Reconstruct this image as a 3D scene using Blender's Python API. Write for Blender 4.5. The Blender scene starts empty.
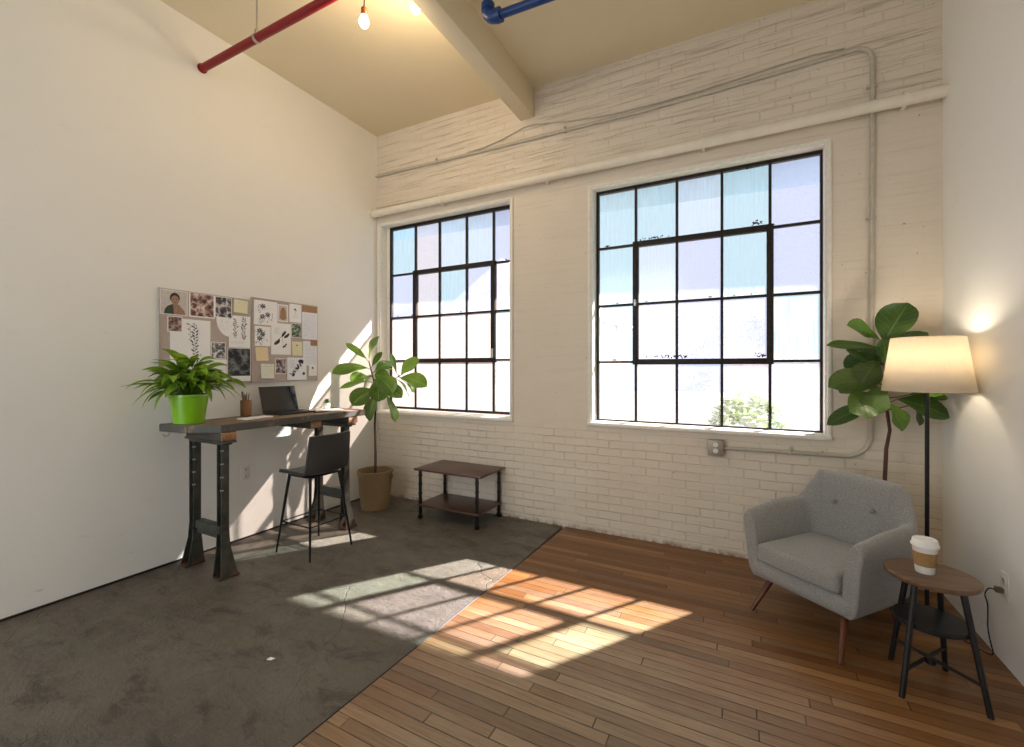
import bpy, bmesh, math, random
from mathutils import Vector, Matrix
from math import sin, cos, pi, radians as R, sqrt
SC = bpy.context.scene
COL = SC.collection
# ------------------------------------------------------------------ materials
class NT:
    """small helper round a material's node tree"""
    def __init__(s, name):
        s.m = bpy.data.materials.new(name); s.m.use_nodes = True
        s.t = s.m.node_tree; s.t.nodes.clear()
        s.out = s.n('ShaderNodeOutputMaterial')
    def n(s, typ, **kw):
        nd = s.t.nodes.new(typ)
        for k, v in kw.items():
            if k.startswith('i_'):
                key = k[2:].replace('_', ' ')
                s.set(nd, key, v)
            else: setattr(nd, k, v)
        return nd
    def set(s, nd, key, v):
        sock = nd.inputs[int(key)] if key.isdigit() else nd.inputs[key]
        if isinstance(v, bpy.types.NodeSocket): s.t.links.new(v, sock)
        else:
            if sock.type == 'RGBA' and len(v) == 3: v = (*v, 1)
            sock.default_value = v
    def math(s, op, a, b=0.0, c=None, clamp=False):
        nd = s.n('ShaderNodeMath', operation=op, use_clamp=clamp)
        s.set(nd, '0', a); s.set(nd, '1', b)
        if c is not None: s.set(nd, '2', c)
        return nd.outputs[0]
    def coord(s, kind='Object'):
        return s.n('ShaderNodeTexCoord').outputs[kind]
    def mapv(s, v, scale=(1,1,1), loc=(0,0,0), rot=(0,0,0)):
        nd = s.n('ShaderNodeMapping'); s.set(nd, 'Vector', v)
        nd.inputs['Scale'].default_value = scale; nd.inputs['Location'].default_value = loc; nd.inputs['Rotation'].default_value = rot
        return nd.outputs[0]
    def noise(s, v, scale=5, detail=4, rough=.55, dist=0):
        nd = s.n('ShaderNodeTexNoise', i_Scale=scale, i_Detail=detail, i_Roughness=rough, i_Distortion=dist)
        s.set(nd, 'Vector', v); return nd.outputs['Fac']
    def rng(s, v, a, b, c=0., d=1.):
        nd = s.n('ShaderNodeMapRange'); 
        s.set(nd, 'Value', v); s.set(nd, 'From Min', a); s.set(nd, 'From Max', b); s.set(nd, 'To Min', c); s.set(nd, 'To Max', d)
        return nd.outputs[0]
    def mix(s, f, a, b, mode='MIX'):
        nd = s.n('ShaderNodeMixRGB', blend_type=mode); s.set(nd, 'Fac', f); s.set(nd, 'Color1', a); s.set(nd, 'Color2', b)
        return nd.outputs[0]
    def bump(s, h, strength=.3, dist=.01):
        nd = s.n('ShaderNodeBump', i_Strength=strength, i_Distance=dist); s.set(nd, 'Height', h); return nd.outputs[0]
    def ramp(s, f, stops):
        nd = s.n('ShaderNodeValToRGB'); s.set(nd, 'Fac', f); el = nd.color_ramp.elements
        while len(el) < len(stops): el.new(.5)
        for e, (p, c) in zip(el, stops): e.position = p; e.color = (*c, 1)
        return nd.outputs[0]
    def bsdf(s, color, rough=.6, metal=0, spec=.5, normal=None, **kw):
        nd = s.n('ShaderNodeBsdfPrincipled'); s.set(nd, 'Base Color', color); s.set(nd, 'Roughness', rough); s.set(nd, 'Metallic', metal)
        s.set(nd, 'Specular IOR Level', spec)
        if normal is not None: s.set(nd, 'Normal', normal)
        for k, v in kw.items(): s.set(nd, k.replace('_', ' '), v)
        return nd.outputs[0]
    def done(s, sh):
        s.t.links.new(sh, s.out.inputs['Surface']); return s.m

def simple(name, c, rough=.6, metal=0, var=.12, nscale=25, bump=.1, spec=.4, bdist=.004, **kw):
    t = NT(name); v = t.coord()
    n = t.noise(v, nscale, 5)
    col = t.mix(t.rng(n, .3, .7), tuple(x*(1-var) for x in c), tuple(min(1, x*(1+var)) for x in c))
    return t.done(t.bsdf(col, rough, metal, spec, t.bump(n, bump, bdist), **kw))

def plaster(name, c, stain=(.45, .40, .33), low=True):
    t = NT(name); v = t.coord()
    n1 = t.noise(v, 1.1, 3); n2 = t.noise(v, 9, 6, .6); n3 = t.noise(v, 160, 3)
    col = t.mix(t.rng(n1, .3, .7), tuple(x*.965 for x in c), c)
    col = t.mix(t.rng(n2, .62, .8, 0, .12), col, stain)
    # scuffs low on the wall
    if low:
        z = t.n('ShaderNodeSeparateXYZ', i_Vector=v).outputs[2]
        sc = t.noise(t.mapv(v, (1, 1.6, 7)), 4, 5, .6)
        f = t.math('MULTIPLY', t.rng(z, .5, 0, 0, 1), t.rng(sc, .64, .72, 0, .45), clamp=True)
        col = t.mix(f, col, (.22, .19, .16))
    h = t.math('ADD', t.math('MULTIPLY', n1, 1.6), t.math('ADD', t.math('MULTIPLY', n2, .25), t.math('MULTIPLY', n3, .05)))
    return t.done(t.bsdf(col, .75, 0, .25, t.bump(h, .35, .012)))

def painted_brick():
    t = NT('painted_brick'); v = t.coord()
    s = t.n('ShaderNodeSeparateXYZ', i_Vector=v)
    w1 = t.noise(v, 2.3, 3); w2 = t.noise(v, 14, 4)
    x = t.math('ADD', s.outputs[0], t.math('MULTIPLY', w2, .012))
    z = t.math('ADD', s.outputs[2], t.math('ADD', t.math('MULTIPLY', w1, .018), t.math('MULTIPLY', w2, .007)))
    cv = t.n('ShaderNodeCombineXYZ'); t.set(cv, '0', x); t.set(cv, '1', z)
    b = t.n('ShaderNodeTexBrick', i_Scale=1.0); t.set(b, 'Vector', cv.outputs[0])
    b.inputs['Brick Width'].default_value = .215; b.inputs['Row Height'].default_value = .0715
    b.inputs['Mortar Size'].default_value = .0065; b.inputs['Mortar Smooth'].default_value = .7
    b.offset = .5
    b.inputs['Color1'].default_value = (1, 1, 1, 1); b.inputs['Color2'].default_value = (.82, .82, .82, 1); b.inputs['Mortar'].default_value = (0, 0, 0, 1)
    mort = b.outputs['Fac']
    # how thickly the paint has filled the joints
    low = t.math('MULTIPLY', t.rng(s.outputs[2], 1.05, .8, 0, .8), t.rng(s.outputs[0], -.9, -2.6, .55, 1.1)); high = t.rng(s.outputs[2], 3.2, 3.4, 0, .34)
    keep = t.math('MAXIMUM', low, high); keep = t.math('MAXIMUM', keep, .09)
    patch = t.rng(t.noise(v, 3.2, 5, .65), .36, .6, .32, 1)
    amt = t.math('MULTIPLY', keep, patch)
    joint = t.math('MULTIPLY', mort, amt)
    c = (.74, .665, .56)
    col = t.mix(t.rng(t.noise(v, 1.3, 3), .3, .7), (.70, .62, .515), c)
    ln = t.rng(t.noise(t.mapv(v, (1.1, 1, 34)), 1.5, 5, .62), .55, .66, 0, 1)
    lnz = t.math('MULTIPLY', ln, t.rng(s.outputs[2], 3.1, 3.4, .3, 1.2)); col = t.mix(t.math('MULTIPLY', lnz, .38), col, (.36, .29, .20))
    dirt = t.math('MULTIPLY', t.rng(t.noise(v, 22, 6, .7), .52, .70), t.math('MULTIPLY', joint, .75), clamp=True)
    col = t.mix(dirt, col, (.20, .15, .10))
    col = t.mix(t.math('MULTIPLY', joint, .12), col, (.45, .38, .28))
    spot = t.rng(t.noise(v, 38, 2, .5), .745, .77, 0, .6); col = t.mix(spot, col, (.16, .12, .09))
    # scraped and dusty where the wall meets the floor
    foot = t.math('MULTIPLY', t.rng(s.outputs[2], .05, .0), t.rng(t.noise(v, 16, 5, .7), .38, .6), clamp=True)
    col = t.mix(foot, col, (.20, .14, .09))
    h = t.math('ADD', t.math('ADD', t.math('MULTIPLY', joint, -1.0), t.math('MULTIPLY', lnz, -.35)), t.math('ADD', t.math('MULTIPLY', w1, .9), t.math('MULTIPLY', t.math('MULTIPLY', w2, .4), amt)))
    h = t.math('ADD', h, t.math('MULTIPLY', t.math('MULTIPLY', b.outputs['Color'], .3), amt))
    return t.done(t.bsdf(col, .62, 0, .35, t.bump(h, .85, .009)))

def wood_floor():
    t = NT('strip_floor'); v = t.coord(); s = t.n('ShaderNodeSeparateXYZ', i_Vector=v)
    H_, L_ = .0615, 1.15
    ry = t.math('DIVIDE', s.outputs[1], H_); row = t.math('FLOOR', ry); fy = t.math('FRACT', ry)
    wn = t.n('ShaderNodeTexWhiteNoise', noise_dimensions='1D'); t.set(wn, 'W', row)
    xo = t.math('ADD', t.math('DIVIDE', s.outputs[0], L_), t.math('MULTIPLY', wn.outputs['Value'], 7.3))
    idn = t.math('FLOOR', xo); fx = t.math('FRACT', xo)
    cv = t.n('ShaderNodeCombineXYZ'); t.set(cv, '0', row); t.set(cv, '1', idn)
    rnd = t.n('ShaderNodeTexWhiteNoise', noise_dimensions='2D'); t.set(rnd, 'Vector', cv.outputs[0]); rv = rnd.outputs['Value']
    # grain runs along the board
    gv = t.n('ShaderNodeCombineXYZ'); t.set(gv, '0', t.math('MULTIPLY', s.outputs[0], 2.2)); t.set(gv, '1', t.math('MULTIPLY', s.outputs[1], 42)); t.set(gv, '2', t.math('MULTIPLY', rv, 40))
    g = t.noise(gv.outputs[0], 2.2, 6, .62, .3); g2 = t.noise(v, 55, 4, .7)
    warm = t.mix(rv, (.17, .072, .022), (.42, .205, .068))
    warm = t.mix(t.rng(g, .3, .72), t.mix(.5, warm, (.10, .040, .014)), warm)
    worn = t.mix(rv, (.27, .195, .125), (.50, .375, .25))
    worn = t.mix(t.rng(g, .3, .7), t.mix(.5, worn, (.10, .066, .042)), worn)
    # foot traffic has taken the varnish off the open middle of the room
    d = t.n('ShaderNodeVectorMath', operation='DISTANCE'); t.set(d, '0', t.mapv(v, (1.0, .8, 1))); d.inputs[1].default_value = (-.55, 1.05, 0)
    wear = t.rng(t.math('ADD', d.outputs['Value'], t.math('MULTIPLY', t.noise(v, 2.0, 5, .6), 1.3)), 1.15, 2.05, .95, .0)
    wear = t.math('ADD', wear, t.math('MULTIPLY', t.math('SUBTRACT', rv, .5), .35), clamp=True)
    col = t.mix(wear, warm, worn)
    old = t.math('MULTIPLY', t.rng(rv, .86, .9), .55); col = t.mix(old, col, (.085, .05, .03))
    col = t.mix(t.rng(g2, .6, .8, 0, .35), col, (.06, .035, .02))
    e = t.math('MINIMUM', fy, t.math('SUBTRACT', 1, fy))
    ex = t.math('MINIMUM', fx, t.math('SUBTRACT', 1, fx))
    gap = t.math('MAXIMUM', t.rng(e, .015, .055, 1, 0), t.rng(ex, .001, .0032, 1, 0))
    gn = t.rng(t.noise(v, 7, 3), .35, .6, .45, 1)
    col = t.mix(t.math('MULTIPLY', gap, gn), col, (.018, .010, .006))
    h = t.math('ADD', t.math('MULTIPLY', gap, -1.), t.math('ADD', t.math('MULTIPLY', g, .25), t.math('MULTIPLY', rv, .25)))
    rough = t.math('ADD', t.rng(wear, 0, 1, .34, .58), t.math('MULTIPLY', t.math('SUBTRACT', g2, .5), .3))
    return t.done(t.bsdf(col, rough, 0, .42, t.bump(h, .45, .003)))

def concrete():
    t = NT('worn_concrete'); v = t.coord()
    a = t.noise(v, 1.2, 5, .6); b = t.noise(v, 6, 9, .74, .15); c = t.noise(v, 45, 5, .7)
    dv = t.mapv(v, (1, 1.9, 1), rot=(0, 0, .7)); d = t.noise(dv, 3.6, 9, .78, .35)
    col = t.mix(t.rng(a, .3, .7), (.092, .079, .061), (.155, .136, .108))
    col = t.mix(t.rng(b, .45, .72, 0, .55), col, (.20, .18, .148))
    col = t.mix(t.rng(d, .52, .62, 0, .65), col, (.044, .037, .029))
    col = t.mix(t.rng(c, .58, .8, 0, .5), col, (.27, .245, .205))
    # rust brown grime by the left wall
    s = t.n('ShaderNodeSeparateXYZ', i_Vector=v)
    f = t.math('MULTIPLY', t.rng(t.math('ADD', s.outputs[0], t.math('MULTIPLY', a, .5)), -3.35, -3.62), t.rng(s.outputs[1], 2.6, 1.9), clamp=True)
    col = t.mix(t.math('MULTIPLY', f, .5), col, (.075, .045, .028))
    # long hairline cracks
    vo = t.n('ShaderNodeTexVoronoi', feature='DISTANCE_TO_EDGE', i_Scale=1.35)
    wob = t.n('ShaderNodeVectorMath', operation='ADD'); t.set(wob, '0', v)
    nn = t.n('ShaderNodeTexNoise', i_Scale=3., i_Detail=4); t.set(nn, 'Vector', v)
    sc = t.n('ShaderNodeVectorMath', operation='SCALE'); t.set(sc, '0', nn.outputs['Color']); sc.inputs['Scale'].default_value = .25; t.set(wob, '1', sc.outputs[0])
    t.set(vo, 'Vector', wob.outputs[0])
    ck = t.math('MULTIPLY', t.rng(vo.outputs['Distance'], .002, .008, 1, 0), t.rng(t.noise(v, .9, 2), .5, .56))
    col = t.mix(t.math('MULTIPLY', ck, .35), col, (.02, .017, .014))
    h = t.math('ADD', t.math('MULTIPLY', b, .7), t.math('ADD', t.math('MULTIPLY', c, .3), t.math('ADD', t.math('MULTIPLY', d, .9), t.math('MULTIPLY', ck, -.25))))
    rough = t.rng(d, .35, .65, .33, .55)
    return t.done(t.bsdf(col, rough, 0, .5, t.bump(h, 1.0, .018)))

def wood(name, dark, light, axis=0, scale=1., rough=.5, spec=.4, bump=.15):
    t = NT(name); v = t.coord()
    sc = [26, 26, 26]; sc[axis] = 2.2
    g = t.noise(t.mapv(v, tuple(x*scale for x in sc)), 2, 6, .6, .5); n = t.noise(v, 7, 4)
    col = t.mix(t.rng(g, .3, .7), dark, light); col = t.mix(t.rng(n, .5, .75, 0, .35), col, tuple(x*.6 for x in dark))
    return t.done(t.bsdf(col, rough, 0, spec, t.bump(g, bump, .003)))

def bench_top():
    t = NT('bench_wood'); v = t.coord()
    g = t.noise(t.mapv(v, (26, 1.6, 26)), 2, 7, .62, .5); n = t.noise(v, 9, 5, .65)
    col = t.mix(t.rng(g, .3, .7), (.15, .10, .068), (.42, .28, .185)); col = t.mix(t.rng(n, .5, .62, 0, .6), col, (.055, .048, .042))
    ed = t.n('ShaderNodeSeparateXYZ', i_Vector=v)
    bx = t.math('FRACT', t.math('DIVIDE', t.math('ADD', ed.outputs[0], 5), .168))
    col = t.mix(t.rng(t.math('MINIMUM', bx, t.math('SUBTRACT', 1, bx)), .012, .03, 1, 0), col, (.02, .015, .012))
    # side faces greyer and darker than the top, in patches
    nm = t.n('ShaderNodeNewGeometry').outputs['True Normal']
    nz = t.n('ShaderNodeSeparateXYZ'); t.set(nz, '0', nm)
    side = t.math('SUBTRACT', 1, t.math('ABSOLUTE', nz.outputs[2]), clamp=True)
    col = t.mix(t.math('MULTIPLY', side, t.rng(n, .36, .46, .35, .95)), col, (.085, .088, .078))
    return t.done(t.bsdf(col, .55, 0, .35, t.bump(g, .35, .004)))

def iron():
    t = NT('green_grey_iron'); v = t.coord()
    n = t.noise(v, 13, 6, .65); n2 = t.noise(v, 70, 4)
    col = t.mix(t.rng(n, .35, .7), (.038, .040, .033), (.085, .088, .074)); col = t.mix(t.rng(n2, .6, .72, 0, .5), col, (.13, .10, .07))
    z = t.n('ShaderNodeSeparateXYZ', i_Vector=v).outputs[2]
    rust = t.math('MULTIPLY', t.rng(z, .12, .0, 0, .9), t.rng(n, .4, .6), clamp=True); col = t.mix(rust, col, (.13, .055, .03))
    return t.done(t.bsdf(col, .48, .35, .5, t.bump(n2, .3, .003)))

def fabric(name, c1, c2, scale=420, bump=.35):
    t = NT(name); v = t.coord()
    a = t.noise(v, scale, 2); b = t.noise(v, 130, 3); c = t.noise(v, 3, 2)
    f = t.math('ADD', t.math('MULTIPLY', a, .6), t.math('MULTIPLY', b, .4))
    col = t.mix(t.rng(f, .38, .62), c1, c2); col = t.mix(t.rng(c, .3, .7, 0, .1), col, tuple(x*.8 for x in c1))
    return t.done(t.bsdf(col, .92, 0, .15, t.bump(f, bump, .002), Sheen_Weight=.25, Sheen_Roughness=.5))

def leafmat(name, c1, c2, rough=.35, trans=(.25, .42, .06), tf=.22):
    t = NT(name); v = t.coord()
    isl = t.n('ShaderNodeNewGeometry').outputs['Random Per Island']
    n = t.noise(v, 30, 4)
    col = t.mix(isl, c1, c2); col = t.mix(t.rng(n, .4, .75, 0, .35), col, tuple(x*.6 for x in c1))
    uv = t.coord('UV'); su = t.n('ShaderNodeSeparateXYZ', i_Vector=uv)
    ax = t.math('ABSOLUTE', t.math('SUBTRACT', su.outputs[0], .5))
    rib = t.rng(ax, .012, .035, 1, 0)
    vv = t.math('FRACT', t.math('MULTIPLY', t.math('SUBTRACT', su.outputs[1], t.math('MULTIPLY', ax, .45)), 8))
    vein = t.math('MULTIPLY', t.rng(t.math('ABSOLUTE', t.math('SUBTRACT', vv, .5)), .03, .09, 1, 0), .45)
    vn = t.math('MAXIMUM', rib, vein)
    col = t.mix(t.math('MULTIPLY', vn, .5), col, tuple(min(1, x*1.5+.04) for x in c2))
    b = t.bsdf(col, rough, 0, .5, t.bump(vn, .5, -.004))
    tr = t.n('ShaderNodeBsdfTranslucent'); t.set(tr, 'Color', t.mix(isl, tuple(x*.6 for x in trans), trans))
    mx = t.n('ShaderNodeMixShader', i_Fac=tf); t.set(mx, '1', b); t.set(mx, '2', tr.outputs[0])
    return t.done(mx.outputs[0])

def pane_glass(name, tint, clear=.45, drops=False):
    t = NT(name); v = t.coord()
    st = t.noise(t.mapv(v, (48, 1, 3)), 1.6, 4, .6); ns = t.noise(v, 90 if drops else 60, 4, .7); cl = t.noise(v, 2.5, 3)
    f = t.math('ADD', t.math('MULTIPLY', ns if drops else st, .65), t.math('MULTIPLY', cl, .35))
    fac = t.rng(f, .36, .64, clear+.04, clear-.06)
    ed = t.mix(t.rng(ns, .62, .74, 0, .35 if drops else .15), tint, tuple(x*.55 for x in tint))
    tp = t.n('ShaderNodeBsdfTransparent'); t.set(tp, 'Color', ed)
    tl = t.n('ShaderNodeBsdfTranslucent'); t.set(tl, 'Color', ed); t.set(tl, 'Normal', t.bump(f, .4, .003))
    m1 = t.n('ShaderNodeMixShader'); t.set(m1, '0', fac); t.set(m1, '1', tl.outputs[0]); t.set(m1, '2', tp.outputs[0])
    gl = t.n('ShaderNodeBsdfGlossy', i_Roughness=.12)
    m2 = t.n('ShaderNodeMixShader', i_Fac=.05); t.set(m2, '1', m1.outputs[0]); t.set(m2, '2', gl.outputs[0])
    return t.done(m2.outputs[0])

def emit(name, c, st):
    t = NT(name); e = t.n('ShaderNodeEmission'); t.set(e, 'Color', c); t.set(e, 'Strength', st); return t.done(e.outputs[0])

def photo(name, c1, c2, c3, scale=38, loc=0., dist=1.5):
    """a print of something leafy or bubbly"""
    t = NT(name); v = t.mapv(t.coord(), (1, 1, 1), (0, loc, loc*.7))
    n = t.noise(v, scale, 5, .6, dist); vo = t.n('ShaderNodeTexVoronoi', i_Scale=scale*.9); t.set(vo, 'Vector', v)
    f = t.math('ADD', t.math('MULTIPLY', n, .7), t.math('MULTIPLY', vo.outputs['Distance'], .45))
    return t.done(t.bsdf(t.ramp(f, [(.36, c1), (.55, c2), (.75, c3)]), .35, 0, .4))

def wicker():
    t = NT('basket_weave'); v = t.coord(); s = t.n('ShaderNodeSeparateXYZ', i_Vector=v)
    an = t.math('ARCTAN2', s.outputs[1], s.outputs[0])
    z = t.math('MULTIPLY', s.outputs[2], 72)
    row = t.math('FLOOR', z); w = t.math('SINE', t.math('ADD', t.math('MULTIPLY', an, 34), t.math('MULTIPLY', row, pi)))
    r = t.math('SINE', t.math('MULTIPLY', t.math('FRACT', z), pi))
    h = t.math('MULTIPLY', r, t.math('ADD', t.math('MULTIPLY', w, .4), .6)); n = t.noise(v, 20, 4)
    col = t.mix(t.rng(h, 0, .8), (.16, .095, .045), (.52, .37, .21)); col = t.mix(t.rng(n, .45, .7, 0, .35), col, (.26, .16, .08))
    return t.done(t.bsdf(col, .8, 0, .2, t.bump(h, .9, .007)))

def lampshade():
    t = NT('linen_lampshade'); v = t.coord(); n = t.noise(t.mapv(v, (1, 1, .3)), 120, 3)
    col = t.mix(t.rng(n, .3, .7), (.80, .74, .62), (.88, .82, .71))
    d = t.bsdf(col, .9, 0, .1); tl = t.n('ShaderNodeBsdfTranslucent'); t.set(tl, 'Color', (.97, .88, .74, 1))
    m = t.n('ShaderNodeMixShader', i_Fac=.42); t.set(m, '1', d); t.set(m, '2', tl.outputs[0]); return t.done(m.outputs[0])

def red_brick():
    t = NT('outside_red_brick'); v = t.coord(); s = t.n('ShaderNodeSeparateXYZ', i_Vector=v)
    cv = t.n('ShaderNodeCombineXYZ'); t.set(cv, '0', t.math('ADD', s.outputs[0], s.outputs[1])); t.set(cv, '1', s.outputs[2])
    b = t.n('ShaderNodeTexBrick', i_Scale=1.); t.set(b, 'Vector', cv.outputs[0])
    b.inputs['Brick Width'].default_value = .24; b.inputs['Row Height'].default_value = .08; b.inputs['Mortar Size'].default_value = .01
    b.inputs['Color1'].default_value = (.66, .36, .32, 1); b.inputs['Color2'].default_value = (.76, .47, .42, 1); b.inputs['Mortar'].default_value = (.7, .62, .56, 1)  # brick colours paled to look washed out by bright daylight
    return t.done(t.bsdf(b.outputs['Color'], .8))

M = {}
M['wall'] = plaster('white_plaster', (.845, .835, .80))
M['wall_r'] = plaster('white_plaster_right', (.845, .835, .80), low=False)
M['brick'] = painted_brick(); M['floor'] = wood_floor(); M['conc'] = concrete()
M['ceil'] = plaster('tan_ceiling_paint', (.76, .665, .475), low=False)
M['beam'] = plaster('tan_beam_paint', (.79, .70, .52), low=False)
M['white'] = simple('chipped_white_paint', (.80, .77, .70), .5, var=.06, nscale=30, bump=.4)
M['pipe_paint'] = simple('cream_pipe_paint', (.78, .72, .61), .4, var=.05, nscale=12, bump=.1)
M['conduit'] = simple('cream_conduit_paint', (.50, .455, .375), .42, var=.1, nscale=20, bump=.1)
M['black_steel'] = simple('rusty_black_steel', (.020, .015, .013), .55, .3, var=.5, nscale=45, bump=.5)
M['iron'] = iron(); M['bench'] = bench_top()
M['block'] = wood('rough_block_wood', (.22, .10, .05), (.48, .27, .14), 0, .8, .7)
M['blockdark'] = wood('dark_block_wood', (.04, .035, .03), (.10, .085, .07), 0, .8, .7)
M['black'] = simple('matt_black_metal', (.012, .012, .013), .38, .4, var=.2, bump=.05)
M['blackwood'] = simple('black_painted_wood', (.010, .010, .011), .42, 0, var=.3, bump=.1)
M['leather'] = simple('charcoal_leather', (.040, .042, .042), .42, 0, var=.15, nscale=160, bump=.35, bdist=.0015)
M['tbl'] = wood('dark_brown_tabletop', (.052, .022, .015), (.125, .058, .040), 0, .6, .34, .5, .06)
M['side'] = wood('walnut_round_top', (.085, .045, .024), (.22, .125, .068), 0, .9, .38, .5, .08)
M['walnut'] = wood('reddish_leg_wood', (.065, .018, .008), (.15, .045, .018), 2, .8, .3, .5, .05)
M['sofa'] = fabric('grey_tweed', (.205, .203, .197), (.375, .372, .362)); M['button'] = fabric('grey_button_cloth', (.20, .19, .175), (.30, .29, .27))
M['basket'] = wicker(); M['soil'] = simple('potting_soil', (.045, .028, .018), .95, 0, var=.5, nscale=60, bump=1.)
M['bark'] = wood('fig_bark', (.060, .032, .020), (.15, .085, .055), 2, 1., .7); M['bark2'] = wood('dark_fig_bark', (.050, .016, .012), (.12, .045, .034), 2, 1., .6)
M['fig'] = leafmat('fig_leaf', (.020, .075, .010), (.15, .33, .03), .3, trans=(.4, .62, .08), tf=.2)
M['fig2'] = leafmat('dark_fig_leaf', (.010, .038, .006), (.075, .165, .016), .36, tf=.12)
M['lily'] = leafmat('lily_leaf', (.035, .12, .008), (.26, .46, .03), .3, trans=(.45, .70, .08), tf=.34)
M['succ'] = leafmat('succulent_leaf', (.03, .08, .03), (.09, .17, .08), .45, tf=.1)
M['lime'] = simple('lime_green_pot', (.21, .49, .006), .26, 0, var=.04, nscale=8, bump=.02, spec=.6, Coat_Weight=.3)
M['blackpot'] = simple('dark_clay_pot', (.05, .045, .04), .5)
M['glassA'] = pane_glass('teal_ribbed_glass', (.87, .95, .965), .955); M['glassB'] = pane_glass('lavender_wired_glass', (.94, .925, 1.0), .975, True)
M['glassC'] = pane_glass('rosy_pebbled_glass', (1.0, .935, .93), .97, True); M['glassD'] = pane_glass('pale_ribbed_glass', (.95, .97, 1.0), .97)
M['glassF'] = pane_glass('sun_cut_pebbled_glass', (.66, .615, .61), .72, True); M['glassG'] = pane_glass('sun_cut_teal_glass', (.58, .65, .65), .72); M['glassE'] = pane_glass('clear_old_glass', (.95, .965, 1.0), .985)  # F and G carry a dark tint to weaken the sun through the left window
M['red'] = simple('red_pipe_paint', (.21, .005, .009), .38, 0, var=.08, bump=.05); M['blue'] = simple('blue_pipe_paint', (.010, .042, .17), .4, 0, var=.1, bump=.05)
M['steel'] = simple('galvanised_steel', (.45, .43, .39), .38, .85, var=.1); M['copper'] = simple('copper_socket', (.42, .17, .09), .4, .8, var=.2)
M['cord'] = simple('black_cord', (.012, .011, .011), .5); M['bulb'] = emit('glowing_bulb', (1, .78, .45), 26); M['lbulb'] = emit('lamp_bulb', (1, .80, .52), 10)
M['shade'] = lampshade(); M['plastic'] = simple('ivory_plastic', (.76, .75, .71), .35, var=.02, bump=0); M['slot'] = simple('outlet_slot', (.02, .02, .02), .6)
M['cup'] = simple('white_paper_cup', (.82, .80, .76), .6, var=.02, bump=.02); M['lid'] = simple('white_plastic_lid', (.86, .85, .83), .3, var=.01, bump=0); M['sleeve'] = simple('brown_card_sleeve', (.36, .21, .085), .85, var=.08, nscale=80, bump=.2)
M['lap'] = simple('dark_aluminium', (.055, .055, .06), .35, .8, var=.03, bump=0); M['keys'] = simple('black_keycaps', (.012, .012, .013), .55, bump=0)
M['screen'] = simple('glossy_black_screen', (.006, .006, .008), .06, 0, var=0, bump=0, spec=.9)
M['paper'] = simple('white_paper', (.90, .90, .91), .9, var=.02, nscale=12, bump=.05); M['paperB'] = simple('bluish_paper', (.84, .86, .93), .9, var=.03, nscale=12, bump=.05)
M['yel'] = simple('pale_yellow_note', (.80, .78, .55), .9, var=.03); M['ora'] = simple('peach_note', (.82, .68, .44), .9, var=.03); M['min'] = simple('pale_mint_note', (.76, .80, .70), .9, var=.03)
M['kraft'] = simple('kraft_card', (.38, .22, .12), .9, var=.08, nscale=60, bump=.1); M['ink'] = simple('charcoal_ink', (.055, .055, .065), .9, bump=0, var=.3); M['inkl'] = simple('pale_ink', (.42, .44, .52), .9, bump=0)
M['cork'] = simple('pinkish_pinboard_cloth', (.50, .42, .39), .95, var=.08, nscale=90, bump=.4); M['bframe'] = simple('thin_grey_frame', (.46, .43, .40), .45, .2, bump=.05)
M['pencilwood'] = wood('turned_cup_wood', (.17, .075, .03), (.35, .17, .075), 2, 1., .45); M['pen1'] = simple('brown_pencil', (.22, .11, .06), .5); M['pen2'] = simple('grey_pencil', (.22, .21, .22), .5)
M['bronze'] = simple('bronze_outlet', (.16, .11, .08), .5, .3); M['boxmetal'] = simple('dull_box_metal', (.34, .30, .25), .45, .5, var=.1)
M['skin'] = simple('printed_skin', (.36, .22, .16), .6); M['hair'] = simple('printed_hair', (.03, .025, .025), .7); M['coat'] = simple('printed_coat', (.05, .07, .05), .8, var=.4, nscale=120); M['scarf'] = simple('printed_scarf', (.34, .21, .15), .8, var=.4, nscale=150); M['pback'] = simple('printed_backdrop', (.60, .55, .53), .6)
M['outred'] = red_brick(); M['outgrey'] = simple('outside_grey_render', (.74, .72, .75), .8, nscale=4); M['outroof'] = simple('outside_slate', (.48, .48, .55), .8, nscale=4)  # outside colours paled to give a washed-out glare
M['asphalt'] = simple('outside_ground', (.16, .15, .135), .9, nscale=3); M['canopy'] = simple('blue_canopy_metal', (.42, .60, .84), .5, var=.03, nscale=3)
M['bush'] = leafmat('outside_bush_leaf', (.40, .48, .22), (.55, .62, .32), .6, tf=.3)  # leaf colour paled for the same washed-out glare
# ------------------------------------------------------------------ mesh helpers
def B(): return bmesh.new()
def box(bm, x0, x1, y0, y1, z0, z1, bev=0, seg=2, mtx=None):
    r = bmesh.ops.create_cube(bm, size=1); vs = r['verts']
    bmesh.ops.scale(bm, vec=(x1-x0, y1-y0, z1-z0), verts=vs); bmesh.ops.translate(bm, vec=((x0+x1)/2, (y0+y1)/2, (z0+z1)/2), verts=vs)
    if bev > 0:
        es = list({e for v in vs for e in v.link_edges})
        rr = bmesh.ops.bevel(bm, geom=es, offset=bev, segments=seg, affect='EDGES', profile=.5)
        vs = list({v for f in rr['faces'] for v in f.verts} | {v for v in vs if v.is_valid})
    if mtx is not None: bmesh.ops.transform(bm, matrix=mtx, verts=vs)
    return vs
def ring(bm, c, r, u, w, seg): return [bm.verts.new(c + u*(r*cos(2*pi*k/seg)) + w*(r*sin(2*pi*k/seg))) for k in range(seg)]
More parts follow.
